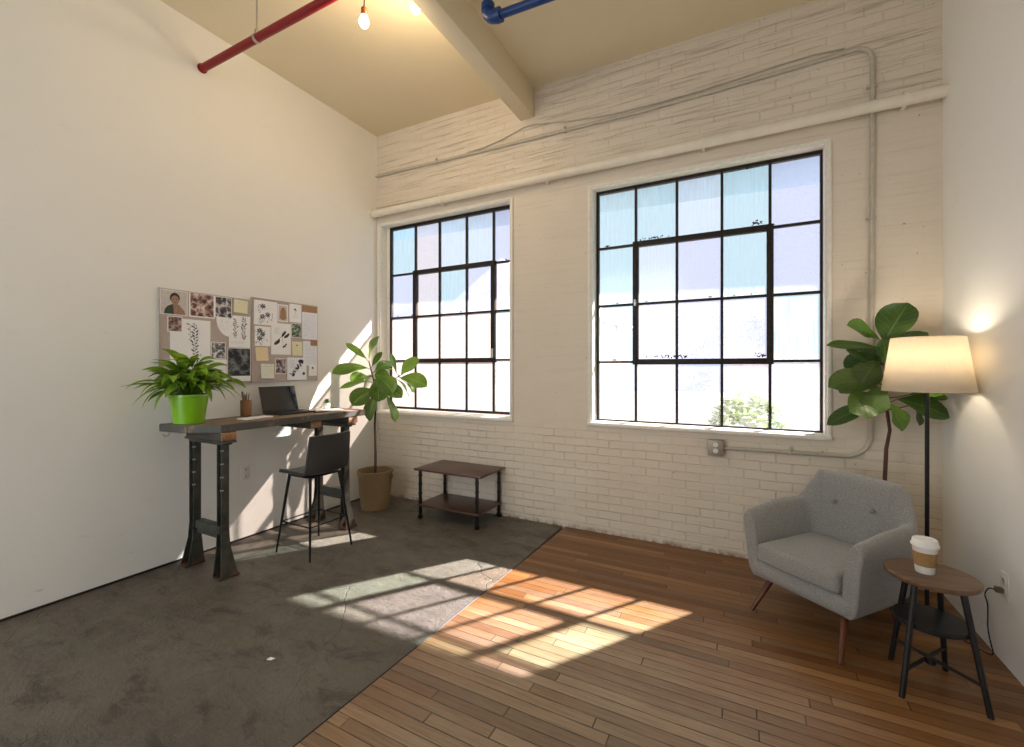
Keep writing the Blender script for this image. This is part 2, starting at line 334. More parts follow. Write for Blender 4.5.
def tube(bm, pts, rad, seg=10, cap=True, up=None):
    pts = [Vector(p) for p in pts]; rads = rad if isinstance(rad, (list, tuple)) else [rad]*len(pts)
    prev = None; last = None
    for i, p in enumerate(pts):
        d = (pts[min(i+1, len(pts)-1)] - pts[max(i-1, 0)]).normalized()
        if prev is None:
            a = Vector(up) if up else (Vector((0, 0, 1)) if abs(d.z) < .9 else Vector((1, 0, 0)))
            u = (a - d*a.dot(d)).normalized()
        else: u = (prev - d*prev.dot(d)).normalized()
        w = d.cross(u); prev = u
        rg = ring(bm, p, rads[i], u, w, seg)
        if last:
            for k in range(seg): bm.faces.new((last[k], last[(k+1) % seg], rg[(k+1) % seg], rg[k]))
        elif cap: bm.faces.new(list(reversed(rg)))
        last = rg
    if cap: bm.faces.new(last)
def lathe(bm, prof, c=(0, 0, 0), seg=28, cap0=True, cap1=True):
    c = Vector(c); last = None
    for r, z in prof:
        rg = [bm.verts.new(c + Vector((r*cos(2*pi*k/seg), r*sin(2*pi*k/seg), z))) for k in range(seg)]
        if last:
            for k in range(seg): bm.faces.new((last[k], last[(k+1) % seg], rg[(k+1) % seg], rg[k]))
        elif cap0: bm.faces.new(list(reversed(rg)))
        last = rg
    if cap1: bm.faces.new(last)
def arc(c, r, a0, a1, n, e1, e2):
    c, e1, e2 = Vector(c), Vector(e1), Vector(e2)
    return [c + e1*(r*cos(a0+(a1-a0)*k/n)) + e2*(r*sin(a0+(a1-a0)*k/n)) for k in range(n+1)]
def obj(name, bm, mat, parent=None, smooth=True, angle=40, mods=()):
    bmesh.ops.recalc_face_normals(bm, faces=bm.faces[:]) if not bm.loops.layers.uv.keys() else None
    me = bpy.data.meshes.new(name); bm.to_mesh(me); bm.free()
    for m in (mat if isinstance(mat, (list, tuple)) else [mat]): me.materials.append(M[m])
    if smooth:
        me.polygons.foreach_set('use_smooth', [True]*len(me.polygons))
        me.set_sharp_from_angle(angle=R(angle))
    o = bpy.data.objects.new(name, me); COL.objects.link(o)
    if parent is not None: o.parent = parent
    for typ, kw in mods:
        md = o.modifiers.new(typ.title(), typ)
        for k, v in kw.items(): setattr(md, k, v)
    return o
def thing(name, label, cat, loc=(0, 0, 0), rz=0, group=None):
    o = bpy.data.objects.new(name, None); COL.objects.link(o); o.empty_display_size = .1
    o.location = loc; o.rotation_euler = (0, 0, rz); o['label'] = label; o['category'] = cat
    if group: o['group'] = group
    return o
def tag(o, label, cat, group=None):
    o['label'] = label; o['category'] = cat
    if group: o['group'] = group
    return o
def struct(name, bm, mat, parent=None, label=None, **kw):
    o = obj(name, bm, mat, parent, **kw)
    if parent is None:
        o['kind'] = 'structure'
        if label: o['label'] = label
    return o
def leaf(bm, base, az, el, L, W, droop=1.2, shape='fig', rows=9, cols=4, roll=0, cup=.25, wave=0, ph=0):
    """one leaf blade; UV u across, v along"""
    uvl = bm.loops.layers.uv.verify()
    p = Vector(base); h = Vector((cos(az), sin(az), 0)); side = Vector((-sin(az), cos(az), 0)); a = el; st = L/rows; g = []
    for i in range(rows+1):
        t = i/rows
        if shape == 'fig': w = W*.5*(sin(pi*min(1, t**1.12))**.72)*(.58+.5*t) if 0 < t < 1 else .004
        else: w = W*.5*(sin(pi*t**.75)**1.0) if 0 < t < 1 else .002
        d = h*cos(a) + Vector((0, 0, 1))*sin(a); nrm = -h*sin(a) + Vector((0, 0, 1))*cos(a)
        s2 = side*cos(roll) + nrm*sin(roll); n2 = nrm*cos(roll) - side*sin(roll)
        row = []
        for j in range(cols+1):
            q = (j/cols-.5)*2
            row.append(bm.verts.new(p + s2*(q*w) + n2*(abs(q)**1.5*w*cup + wave*w*sin(9*t+ph+q*2)*abs(q))))
        g.append(row); p = p + d*st; a -= droop/rows
    for i in range(rows):
        for j in range(cols):
            f = bm.faces.new((g[i][j], g[i][j+1], g[i+1][j+1], g[i+1][j]))
            for lp, (uu, vv) in zip(f.loops, ((j, i), (j+1, i), (j+1, i+1), (j, i+1))): lp[uvl].uv = (uu/cols, vv/rows)
# ------------------------------------------------------------------ room
XL, XR, YB, YF = -3.9, 1.16, 3.93, -2.4
TH = .15
ceilz = lambda x: 4.27 - .0125*(x+3.9)
W1 = (-3.852, -2.083, .99, 3.20); W2 = (-1.25, .53, 1.0, 3.155)
bm = B(); box(bm, XL-.15, -1.535, YF, YB+.02, -.12, 0); box(bm, -1.535, -1.50, YF, -1, -.12, -.004)
struct('floor', bm, 'conc', label='worn dark grey concrete floor on the left side', smooth=False)
# strip floor: its edge runs a touch askew
bm = B(); z1, z0 = .002, -.12
q = [(-1.675, YF), (XR+.1, YF), (XR+.1, YB+.02), (-1.50, YB+.02), (-1.505, 3.7)]
vt = [bm.verts.new((x, y, z1)) for x, y in q]; vb = [bm.verts.new((x, y, z0)) for x, y in q]
bm.faces.new(vt); bm.faces.new(list(reversed(vb)))
for k in range(5): bm.faces.new((vb[k], vb[(k+1) % 5], vt[(k+1) % 5], vt[k]))
struct('floor', bm, 'floor', label='worn narrow strip hardwood floor on the right side', smooth=False)
bm = B(); tube(bm, [(-1.675+.0*k, 0, 0) for k in range(1)] + [(-1.683, YF, -.001), (-1.59, 1.9, -.001), (-1.512, 3.7, -.001)][1:] if 0 else [(-1.682, YF, -.0015), (-1.594, .65, -.0015), (-1.512, 3.7, -.0015)], .006, 6)
struct('trim_1', bm, 'blackwood', label='dark seam where the concrete meets the strip floor')
def prism(bm, pts, ax, a0, a1):
    """polygon pts in the plane across axis ax, extruded a0..a1"""
    def mk(p, a): return (a, p[0], p[1]) if ax == 0 else (p[0], a, p[1])
    A = [bm.verts.new(mk(p, a0)) for p in pts]; C = [bm.verts.new(mk(p, a1)) for p in pts]
    bm.faces.new(A); bm.faces.new(list(reversed(C)))
    for k in range(len(pts)): bm.faces.new((A[k], A[(k+1) % len(pts)], C[(k+1) % len(pts)], C[k]))
bm = B(); box(bm, XL-.15, XL, YF, YB+TH, -.12, 4.6); struct('wall_left', bm, 'wall', label='bare white plaster wall on the left', smooth=False)
bm = B(); box(bm, XR, XR+.15, YF, YB+TH, -.12, 4.6); struct('wall_right', bm, 'wall_r', label='white plaster wall on the right behind the lamp', smooth=False)
bm = B(); box(bm, -1.3, XR+.15, YF-.15, YF, -.12, 4.6); box(bm, XL-.15, -1.3, YF-.15, YF, 3.7, 4.6)  # unseen wall added to keep rear light off the right side
struct('added_wall_front', bm, 'wall_r', label='unseen white wall added behind the camera, open on the left to steer the light', smooth=False)
# window wall with its two openings (top follows the ceiling)
bm = B(); xs = [XL, W1[0], W1[1], W2[0], W2[1], XR]; zb = -.12
def bbox(x0, x1, za, zc): box(bm, x0, x1, YB, YB+TH, za, zc)
bbox(XL, XR, 3.20, 4.6); bbox(XL, XR, zb, .99); bbox(XL, W1[0], .99, 3.20); bbox(W1[1], W2[0], .99, 3.20); bbox(W2[1], XR, .99, 3.20)
bbox(W2[0], W2[1], 3.155, 3.20); bbox(W2[0], W2[1], .99, 1.0)
struct('wall_back', bm, 'brick', label='cream painted brick wall with the two windows', smooth=False)
bm = B()
for s_ in (0,):
    z_l, z_r = ceilz(XL-.15), ceilz(XR+.15)
    P4 = [(XL-.15, z_l), (XR+.15, z_r), (XR+.15, z_r+.2), (XL-.15, z_l+.2)]
    prism(bm, P4, 1, YF, YB+.001)
struct('ceiling', bm, 'ceil', label='tan painted ceiling', smooth=False)
bm = B(); box(bm, -1.975, -1.825, YF, YB, 3.955, 4.26, .006); struct('ceiling_beam', bm, 'beam', label='tan boxed beam running across the ceiling to the window wall')
# thin dark strip along the floor join, left
bm = B(); box(bm, XL, XL+.012, YF, YB, 0, .012); struct('dark_strip_left', bm, 'blackwood', label='thin dark strip along the foot of the left wall')
# ------------------------------------------------------------------ windows
def window(name, W, cols, rows, tints, label):
    root = thing(name, label, 'window'); root['kind'] = 'structure'; del root['category']
    x0, x1, z0, z1 = W; yg = YB+.12
    bm = B()   # painted reveal lining
    t = .012
    box(bm, x0, x0+t, YB-.004, yg+.02, z0, z1); box(bm, x1-t, x1, YB-.004, yg+.02, z0, z1)
    box(bm, x0+t, x1-t, YB-.004, yg+.02, z1-t, z1); box(bm, x0+t, x1-t, YB-.004, yg+.02, z0, z0+t)
    if cols[0]-.02 > x0+t: box(bm, x0+t, cols[0]-.018, yg-.02, yg+.02, z0+t, z1-t)
    obj('reveal', bm, 'white', root, smooth=False)
    bm = B(); c = .03   # thin raised casing and the sill lip
    box(bm, x0-c, x0, YB-.014, YB, z0-c, z1+.0, .003); box(bm, x1, x1+.026, YB-.02, YB, z0-c, z1, .006)
    box(bm, x0-c, x1+.026, YB-.012, YB, z1, z1+.016, .003)
    obj('casing', bm, 'white', root)
    bm = B(); box(bm, x0-c, x1+.03, YB-.035, YB+.02, z0-.028, z0+.004, .009, 3); obj('sill', bm, 'white', root)
    bm = B(); w = .016
    a, b_ = cols[0], cols[-1]; lo, hi = rows[0], rows[-1]
    box(bm, a-w, a+.006, yg-.018, yg+.02, lo-.012, hi+w); box(bm, b_-.010, b_+w, yg-.018, yg+.02, lo-.012, hi+w)
    box(bm, a-w, b_+w, yg-.02, yg+.02, hi-.016, hi+w+.004); box(bm, a-w, b_+w, yg-.02, yg+.02, lo-.014, lo+.012)
    obj('outer_frame', bm, 'black_steel', root, smooth=False)
    bm = B(); m = .0105
    for i, x in enumerate(cols[1:-1]): box(bm, x-m, x+m, yg-.014, yg+.014, lo, hi)
    for j, z in enumerate(rows[1:-1]): box(bm, a, b_, yg-.0135, yg+.0135, z-m, z+m)
    obj('glazing_bars', bm, 'black_steel', root, smooth=False)
    bm = B(); k = .024; sx0, sx1, sz0, sz1 = cols[1], cols[4], rows[1], rows[3]
    box(bm, sx0-k, sx0+k, yg-.032, yg+.02, sz0-k, sz1+k, .002); box(bm, sx1-k, sx1+k, yg-.032, yg+.02, sz0-k, sz1+k, .002)
    box(bm, sx0-k, sx1+k, yg-.031, yg+.02, sz0-k, sz0+k, .002); box(bm, sx0-k, sx1+k, yg-.031, yg+.02, sz1-k, sz1+k, .002)
    vs = obj('vent_sash', bm, 'black_steel', root)
    bm = B(); hx = sx1 if name == 'window_1' else sx0
    box(bm, hx-.012, hx+.012, yg-.05, yg-.032, (sz0+.02 if name == 'window_1' else sz0+.5), (sz0+.12 if name == 'window_1' else sz0+.56), .003)
    obj('latch', bm, 'steel', vs)
    rnd = random.Random(len(name)+int(x0*10))
    bm = B()   # crusted putty left along some bars
    for i in range(26 if name == 'window_2' else 12):
        ci = rnd.randrange(5); rj = rnd.choice([1, 2, 3, 3, 4, 4]); x = rnd.uniform(cols[ci]+.02, cols[ci+1]-.02)
        z = rows[rj]-.012 if rj == 4 else rows[rj]+.02
        r = bmesh.ops.create_icosphere(bm, subdivisions=1, radius=rnd.uniform(.004, .009)); 
        bmesh.ops.scale(bm, vec=(rnd.uniform(1, 3), .6, .9), verts=r['verts']); bmesh.ops.translate(bm, vec=(x, yg-.010, z), verts=r['verts'])
    if name == 'window_2':
        for (cx, cz, wd) in ((-.70, 2.652, .24), (.09, 2.66, .07), (-.62, 1.60, .18), (-.47, 1.60, .10), (.12, 1.60, .08), (.02, 3.125, .14), (-.70, 3.13, .2)):
            for i in range(26):
                r = bmesh.ops.create_icosphere(bm, subdivisions=1, radius=rnd.uniform(.003, .008))
                bmesh.ops.translate(bm, vec=(cx+rnd.gauss(0, wd*.33), yg-.008, cz+rnd.gauss(0, .008)), verts=r['verts'])
    obj('old_putty', bm, 'black_steel', root)
    for i in range(5):
        for j in range(4):
            bm = B(); box(bm, cols[i], cols[i+1], yg-.002, yg+.002, rows[j], rows[j+1])
            obj('pane', bm, 'glass'+tints[3-j][i], root, smooth=False)
window('window_1', W1, (-3.775, -3.405, -3.058, -2.692, -2.351, -2.10), (1.03, 1.585, 2.10, 2.61, 3.17),
       ['ACDDB', 'BCABC', 'FFFFG', 'FFFFE'], 'smaller looking steel factory window beside the left wall')
window('window_2', W2, (-1.215, -.87, -.521, -.169, .175, .512), (1.012, 1.555, 2.075, 2.61, 3.132),
       ['AADAB', 'AEBAB', 'ABBBA', 'ECBBD'], 'steel factory window of twenty panes right of the brick pier')
# ------------------------------------------------------------------ pipes on the window wall and ceiling
t = thing('wall_pipe', 'thick cream pipe running level above both windows', 'pipe')
bm = B(); tube(bm, [(XL, YB-.078, 3.315), (XR, YB-.078, 3.300)], .040, 20, False); obj('pipe', bm, 'pipe_paint', t)
bm = B(); tube(bm, [(XL, YB-.078, 3.315), (XL+.02, YB-.078, 3.315)], .058, 20); obj('flange', bm, 'pipe_paint', t)
for x in (-2.9, -1.66, -.3, .95):
    bm = B(); box(bm, x-.012, x+.012, YB-.075, YB, 3.262, 3.268+.0); tube(bm, [(x-.012, YB-.078, 3.31), (x+.012, YB-.078, 3.31)], .044, 16); obj('bracket', bm, 'pipe_paint', t)
t = thing('electrical_conduit', 'thin cream conduit that turns down the wall right of the big window', 'conduit')
yc = YB-.0165
pts = [(XL, yc, 3.788), (-2.57, yc, 3.755), (-.81, yc, 3.725), (.2, yc, 3.742), (.69, yc, 3.762)] + [Vector(p) for p in arc((.69, yc, 3.662), .10, pi/2, 0, 7, (1, 0, 0), (0, 0, 1))]
pts += [(.79, yc, 3.0), (.785, yc, 2.0), (.778, yc, 1.05)] + [Vector(p) for p in arc((.628, yc, 1.02), .15, 0, -pi/2, 8, (1, 0, 0), (0, 0, 1))] + [(.2, yc, .866), (-.1485, yc, .862)]
bm = B(); tube(bm, pts, .0155, 12); obj('conduit_tube', bm, 'conduit', t)
for (x, z, vert) in ((.787, 2.55, 1), (.79, 3.47, 1), (.3, .867, 0), (-1.5, 3.736, 0), (-3.0, 3.766, 0)):
    bm = B()
    if vert: box(bm, x-.035, x+.02, YB-.036, YB, z-.008, z+.008, .003)
    else: box(bm, x-.008, x+.008, YB-.036, YB, z-.02, z+.035, .003)
    obj('strap', bm, 'conduit', t)
t = thing('junction_box', 'square grey metal outlet box on the brick below the big window', 'outlet box', (-.208, YB, .862))
bm = B(); box(bm, -.055, .055, -.05, 0, -.06, .06, .006); obj('box_body', bm, 'boxmetal', t)
bm = B(); box(bm, -.058, .058, -.056, -.05, -.063, .063, .005); cv = obj('cover_plate', bm, 'boxmetal', t)
for dz in (.026, -.022):
    bm = B(); tube(bm, [(0, -.056, dz), (0, -.062, dz)], .019, 16); obj('socket', bm, 'plastic', cv)
bm = B()
cp = [(-2.62, 3.772), (-2.40, 3.777), (-2.16, 3.815), (-1.93, 3.872), (-1.80, 3.868), (-1.45, 3.808), (-1.08, 3.765), (-.64, 3.755), (-.32, 3.76), (.0, 3.778), (.23, 3.795), (.45, 3.80), (.63, 3.785)]
tube(bm, [(x, YB-.010, z+.008) for x, z in cp], .0065, 8); tag(obj('loose_cable', bm, 'conduit'), 'loose painted cable sagging along the brick just above the conduit', 'cable')
bm = B(); tube(bm, [(XL, YB-.006, 3.412), (-2.9, YB-.006, 3.395), (-1.9, YB-.006, 3.375), (-.6, YB-.006, 3.372), (.76, YB-.006, 3.366)], .0055, 8)
tag(obj('painted_wire', bm, 'conduit'), 'thin painted wire on the brick right above the thick pipe', 'wire')
t = thing('sprinkler_pipe', 'dark red pipe coming out of the left wall near the ceiling', 'pipe')
bm = B(); tube(bm, [(XL, 2.0, 3.93), (XR, 2.06, 3.96)], .029, 20, False); obj('pipe', bm, 'red', t)
bm = B(); tube(bm, [(XL, 2.0, 3.93), (XL+.012, 2.0, 3.93)], .036, 20); obj('escutcheon', bm, 'red', t)
for x in (-3.19, -1.2, .5):
    yy, zz = 2.0+.012*(x+3.9), 3.93+.006*(x+3.9)
    bm = B(); tube(bm, [(x-.012, yy, zz), (x+.012, yy, zz)], .033, 20); box(bm, x-.01, x+.01, yy-.012, yy+.012, zz+.025, zz+.065, .003); hg = obj('hanger', bm, 'steel', t)
    bm = B(); tube(bm, [(x, yy, zz+.06), (x, yy, ceilz(x))], .006, 8); obj('hanger_rod', bm, 'steel', hg)
t = thing('blue_pipe', 'dark blue pipe with an elbow hung under the ceiling right of the beam', 'pipe')
bx, by, bz = -1.515, 2.53, 3.82
bm = B(); tube(bm, [(bx, by, 4.236), (bx, by, bz+.09)], .030, 18); obj('drop_pipe', bm, 'blue', t)
bm = B(); tube(bm, [Vector(p) for p in arc((bx+.06, by, bz+.06), .06, pi, 1.5*pi, 8, (1, 0, 0), (0, 0, 1))], .040, 18); tube(bm, [(bx, by, bz+.06), (bx, by, bz+.10)], .045, 18); tube(bm, [(bx+.06, by, bz), (bx+.10, by, bz)], .045, 18); obj('elbow', bm, 'blue', t)
bm = B(); tube(bm, [(bx+.09, by, bz), (XR, by-.02, bz-.16)], .027, 18); obj('run_pipe', bm, 'blue', t)
for i, (x, y, z) in enumerate(((-2.345, 2.24, 3.94), (-2.08, 2.47, 4.10))):
    tl = (-.35, -.25)[i]
    t = thing('hanging_bulb', ('bare glowing bulb in a copper socket below the tan ceiling, beside the red pipe', 'bare glowing bulb hanging close against the left face of the beam')[i], 'light bulb', (x, y, z), 0, 'bare bulbs under the ceiling')
    bm = B(); lathe(bm, [(.0, -.072), (.016, -.069), (.028, -.055), (.033, -.035), (.029, -.012), (.017, .012), (.014, .02)], seg=20, cap0=False); obj('bulb', bm, 'bulb', t)
    bm = B(); lathe(bm, [(.018, .012), (.021, .016), (.021, .06), (.012, .07)], seg=18); obj('socket', bm, 'copper', t)
    bm = B(); tube(bm, [(0, 0, .065), (.004, 0, (ceilz(x)-z)*.5+.03), (0, 0, ceilz(x)-z)], .004, 6); obj('flex', bm, 'cord', t)
    bm = B(); lathe(bm, [(.045, ceilz(x)-z-.02), (.045, ceilz(x)-z)], seg=18); obj('ceiling_rose', bm, 'copper', t)
    ld = bpy.data.lights.new('bulb_light', 'POINT'); ld.energy = 9; ld.color = (1, .76, .48); ld.shadow_soft_size = .035
    lo = bpy.data.objects.new('bulb_light', ld); COL.objects.link(lo); lo.location = (x, y, z-.10)
# ------------------------------------------------------------------ pinboards with their papers
def pinboard(y0, y1, z0, z1, label):
    t = thing('pinboard', label, 'pinboard', (XL, y0, z0), 0, 'pinboards above the desk')
    w, h = y1-y0, z1-z0
    bm = B(); box(bm, 0, .018, .004, w-.004, .004, h-.004); obj('panel', bm, 'cork', t, smooth=False)
    bm = B(); e = .007
    box(bm, 0, .0232, 0, e, 0, h, .001); box(bm, 0, .0232, w-e, w, 0, h, .001); box(bm, 0, .0232, e, w-e, 0, e, .001); box(bm, 0, .0232, e, w-e, h-e, h, .001)
    obj('frame', bm, 'bframe', t)
pinboard(1.690, 2.388, 1.362, 2.103, 'left one of the two pinboards, holding the portrait photo, partly behind the lily')
pinboard(2.394, 3.080, 1.370, 2.132, 'right one of the two pinboards, above the open laptop')
XP = XL+.0185
def quad(bm, y0, y1, z0, z1, x, th=.0012, rot=0, curl=0):
    cy, cz = (y0+y1)/2, (z0+z1)/2; hw, hh = (y1-y0)/2, (z1-z0)/2; n = 6 if curl else 1; g = []
    for i in range(n+1):
        rw = []
        for yy in (-hw, hw):
            zz = hh - 2*hh*i/n
            a, b_ = yy*cos(rot)-zz*sin(rot), yy*sin(rot)+zz*cos(rot)
            rw.append((x + curl*(i/n)**2, cy+a, cz+b_))
        g.append(rw)
    F_ = [[bm.verts.new((p[0]+th, p[1], p[2])) for p in r] for r in g]; K = [[bm.verts.new(p) for p in r] for r in g]
    for i in range(n):
        bm.faces.new((F_[i][0], F_[i][1], F_[i+1][1], F_[i+1][0])); bm.faces.new((K[i][0], K[i+1][0], K[i+1][1], K[i][1]))
        bm.faces.new((F_[i][0], F_[i+1][0], K[i+1][0], K[i][0])); bm.faces.new((F_[i][1], K[i][1], K[i+1][1], F_[i+1][1]))
    bm.faces.new((F_[0][0], K[0][0], K[0][1], F_[0][1])); bm.faces.new((F_[n][0], F_[n][1], K[n][1], K[n][0]))
def blob(bm, cy, cz, a, b_, ang, x, n=10):
    vs = [bm.verts.new((x, cy + a*cos(2*pi*k/n)*cos(ang) - b_*sin(2*pi*k/n)*sin(ang), cz + a*cos(2*pi*k/n)*sin(ang) + b_*sin(2*pi*k/n)*cos(ang))) for k in range(n)]
    bm.faces.new(vs)
def line(bm, p, q, w, x):
    d = Vector((q[0]-p[0], q[1]-p[1])); 
    if d.length < 1e-6: return
    n = Vector((-d.y, d.x)).normalized()*w/2
    bm.faces.new([bm.verts.new((x, a, b_)) for a, b_ in ((p[0]+n.x, p[1]+n.y), (q[0]+n.x, q[1]+n.y), (q[0]-n.x, q[1]-n.y), (p[0]-n.x, p[1]-n.y))])
def draw(style, y0, y1, z0, z1, x, seed, parent):
    r = random.Random(seed); bm = B(); bl = B(); w, h = y1-y0, z1-z0
    def sprig(cy, ct, cb, wd, n=16, lf=.013):
        line(bm, (cy, ct), (cy+wd*.1, cb), .002, x)
        for i in range(n):
            t_ = (i+.5)/n; s = 1 if i % 2 else -1; zz = ct+(cb-ct)*t_; l = lf*r.uniform(.6, 1.3)
            blob(bm, cy+s*l*1.0+wd*.1*t_+r.gauss(0, .003), zz+l*.5, l, l*.36, s*r.uniform(.5, 1.1) if s > 0 else pi-r.uniform(.5, 1.1), x, 8)
    if style == 'stem': sprig(y0+w*.60, z1-h*.06, z0+h*.1, .02, 34, .0125); sprig(y0+w*.47, z1-h*.06, z0+h*.65, .05, 7, .009)
    elif style == 'two': sprig(y0+w*.30, z1-h*.12, z0+h*.28, -.06, 18, .010); sprig(y0+w*.72, z1-h*.03, z0+h*.24, -.08, 22, .0115); [line(bl, (y0+w*.1+.01*k, z0+.03), (y0+w*.12+.012*k, z0+.05), .0015, x) for k in range(10)]
    elif style == 'flowers':
        for k in range(3):
            cy, cz = y0+w*r.uniform(.25, .75), z0+h*r.uniform(.25, .8)
            for q_ in range(7): a = q_*.9; blob(bm, cy+.017*cos(a), cz+.014*sin(a), .012, .005, a, x, 8)
            for q_ in range(5): line(bm, (cy, cz), (cy+r.uniform(-.05, .05), cz-r.uniform(.01, .07)), .0018, x)
            for q_ in range(5): blob(bl, cy+r.uniform(-.05, .05), cz+r.uniform(-.06, .02), .011, .0045, r.uniform(0, 3), x, 8)
    elif style == 'leafpod':
        for (u, v_, s_) in ((.28, .38, 1.2), (.62, .66, 1.0), (.78, .6, 1.0), (.66, .26, .7)):
            blob(bm, y0+w*u, z0+h*v_, .030*s_, .013*s_, r.uniform(.4, 1.2), x, 12); blob(bm, y0+w*u+.018, z0+h*v_+.02, .015*s_, .008, r.uniform(0, 2), x, 10)
        line(bm, (y0+w*.3, z0+h*.45), (y0+w*.7, z0+h*.7), .003, x); line(bm, (y0+w*.55, z0+h*.62), (y0+w*.6, z0+h*.3), .002, x)
        for k in range(8): line(bl, (y0+w*.15, z0+h*.85-.008*k), (y0+w*r.uniform(.3, .5), z0+h*.85-.008*k), .0015, x)
    elif style == 'feather':
        for k in range(9): blob(bm if k % 3 else bl, y0+w*(.24+.06*k)+r.gauss(0, .006), z0+h*(.25+.068*k)+r.gauss(0, .004), .022*r.uniform(.6, 1.2), .010*r.uniform(.6, 1.3), r.uniform(1.6, 3), x+.0002*(k % 2), 10)
        blob(bm, y0+w*.30, z0+h*.22, .02, .015, 1, x); blob(bm, y0+w*.86, z0+h*.27, .015, .015, 0, x); blob(bm, y0+w*.70, z0+h*.85, .03, .018, 0, x)
        for k in range(8): line(bl, (y0+w*.1, z0+h*.9-.01*k), (y0+w*.35, z0+h*.88-.01*k), .0015, x)
    elif style == 'mark': blob(bm, y0+w*.45, z0+h*.72, .012, .008, .8, x); blob(bm, y0+w*.55, z0+h*.66, .008, .005, 2, x); line(bm, (y0+w*.5, z0+h*.66), (y0+w*.55, z0+h*.35), .0018, x); line(bl, (y0+w*.25, z0+h*.3), (y0+w*.75, z0+h*.27), .0018, x)
    elif style == 'dots':
        for k in range(26): blob(bl, y0+w*r.uniform(.12, .9), z0+h*r.uniform(.12, .85), .003, .002, r.uniform(0, 3), x, 6)
    elif style == 'lines':
        nl = int(h/.014)
        for k in range(1, nl):
            z = z1-.014*k-.005; yy = y0+w*.12
            while yy < y1-w*.15:
                l = r.uniform(.008, .022); line(bl, (yy, z+r.gauss(0, .0012)), (min(yy+l, y1-.008), z+r.gauss(0, .0012)), .0022, x); yy += l+.005
    obj('drawing', bm, 'ink', parent, smooth=False) if len(bm.faces) else bm.free()
    obj('pale_marks', bl, 'inkl', parent, smooth=False) if len(bl.faces) else bl.free()
def sheet(name, y0, y1, z0, z1, mat, label, cat, lay=0, rot=0, curl=0, style=None, seed=1, pm=None, border=.006, group='papers pinned on the boards'):
    x = XP + .0022*lay
    bm = B(); quad(bm, y0, y1, z0, z1, x, .0012, rot, curl); o = obj(name, bm, mat, None, smooth=False); tag(o, label, cat, group)
    xf = x+.0012+.0005
    if pm:
        bm = B(); quad(bm, y0+border, y1-border, z0+border, z1-border, x+.0012, .0005, rot); obj('print', bm, pm, o, smooth=False)
    if style: draw(style, y0+.004, y1-.004, z0+.004, z1-.004, xf+curl*0, seed, o)
    return o
M['ph_cluster'] = photo('print_brown_blooms', (.03, .015, .013), (.22, .11, .085), (.80, .64, .58), 26, 3)
M['ph_plant'] = photo('print_dark_foliage', (.008, .007, .009), (.09, .07, .08), (.72, .68, .68), 26, 7)
M['ph_small'] = photo('print_red_brown_pods', (.06, .03, .03), (.20, .11, .10), (.50, .38, .35), 45, 11)
M['ph_bw'] = photo('print_grey_foliage', (.012, .012, .012), (.16, .16, .16), (.78, .78, .78), 40, 13)
M['ph_big'] = photo('print_black_fern', (.005, .005, .006), (.014, .015, .015), (.20, .21, .21), 20, 17, 2.5)
M['ph_green'] = photo('print_green_rosette', (.02, .035, .022), (.08, .13, .08), (.45, .52, .42), 42, 19)
M['ph_fig'] = photo('print_standing_seedling', (.03, .022, .022), (.16, .12, .12), (.58, .53, .52), 38, 23)
g1 = 'papers pinned on the boards'
o = sheet('pinned_photo', 1.699, 1.885, 1.908, 2.096, 'paper', 'photo portrait of a person in a coat and scarf, top left of the left pinboard', 'photo', 1, pm='pback', border=.004)
def pol(name, pts, mat, x, par):
    bm = B(); bm.faces.new([bm.verts.new((x, a, b_)) for a, b_ in pts]); return obj(name, bm, mat, par, smooth=False)
def ell(cy, cz, a, b_, n=20): return [(cy+a*cos(2*pi*k/n), cz+b_*sin(2*pi*k/n)) for k in range(n)]
xq = XP+.0022+.002
pol('coat', [(1.725, 1.914), (1.868, 1.914), (1.862, 1.945), (1.84, 1.972), (1.815, 1.988), (1.775, 1.988), (1.748, 1.972), (1.729, 1.945)], 'coat', xq, o)
pol('scarf', [(1.79, 1.914), (1.868, 1.914), (1.862, 1.945), (1.84, 1.972), (1.82, 1.99), (1.785, 1.985)], 'scarf', xq+.0003, o)
pol('hair', ell(1.797, 2.038, .034, .040), 'hair', xq+.0004, o); fc = pol('face', ell(1.798, 2.022, .027, .036), 'skin', xq+.0007, o)
for cy_ in (1.788, 1.808): pol('eye', ell(cy_, 2.028, .0055, .0022, 10), 'hair', xq+.0010, fc)
pol('mouth', ell(1.798, 2.001, .008, .0018, 10), 'coat', xq+.0010, fc); pol('nose', [(1.795, 2.011), (1.801, 2.011), (1.798, 2.024)], 'scarf', xq+.0010, fc)
sheet('pinned_photo', 1.895, 2.087, 1.906, 2.104, 'paper', 'brown photo of clustered blooms right of the portrait on the left pinboard', 'photo', 1, pm='ph_cluster', border=.010)
sheet('pinned_photo', 2.087, 2.221, 1.923, 2.096, 'paper', 'dark photo of foliage between the brown blooms photo and the yellow note', 'photo', 2, pm='ph_plant', border=.005)
sheet('sticky_note', 2.238, 2.358, 1.978, 2.090, 'yel', 'pale yellow note at the top right of the left pinboard', 'note', 1, rot=-.05, curl=.006, style='dots', seed=2)
sheet('pinned_photo', 1.747, 1.848, 1.778, 1.898, 'paper', 'small reddish brown photo directly under the portrait', 'photo', 2, pm='ph_small', border=.006)
sheet('drawing_sheet', 1.765, 2.053, 1.395, 1.884, 'paper', 'large sheet with one tall leafy stem drawn, just above the lily', 'drawing', 1, style='stem', seed=4)
bm = B(); vs = []
for k in range(9): a = pi+ (pi/2)*k/8; vs.append((2.206+.106*cos(a), 1.905+.14*sin(a)))
vs += [(2.206, 1.765), (2.206, 1.923), (2.100, 1.923)]
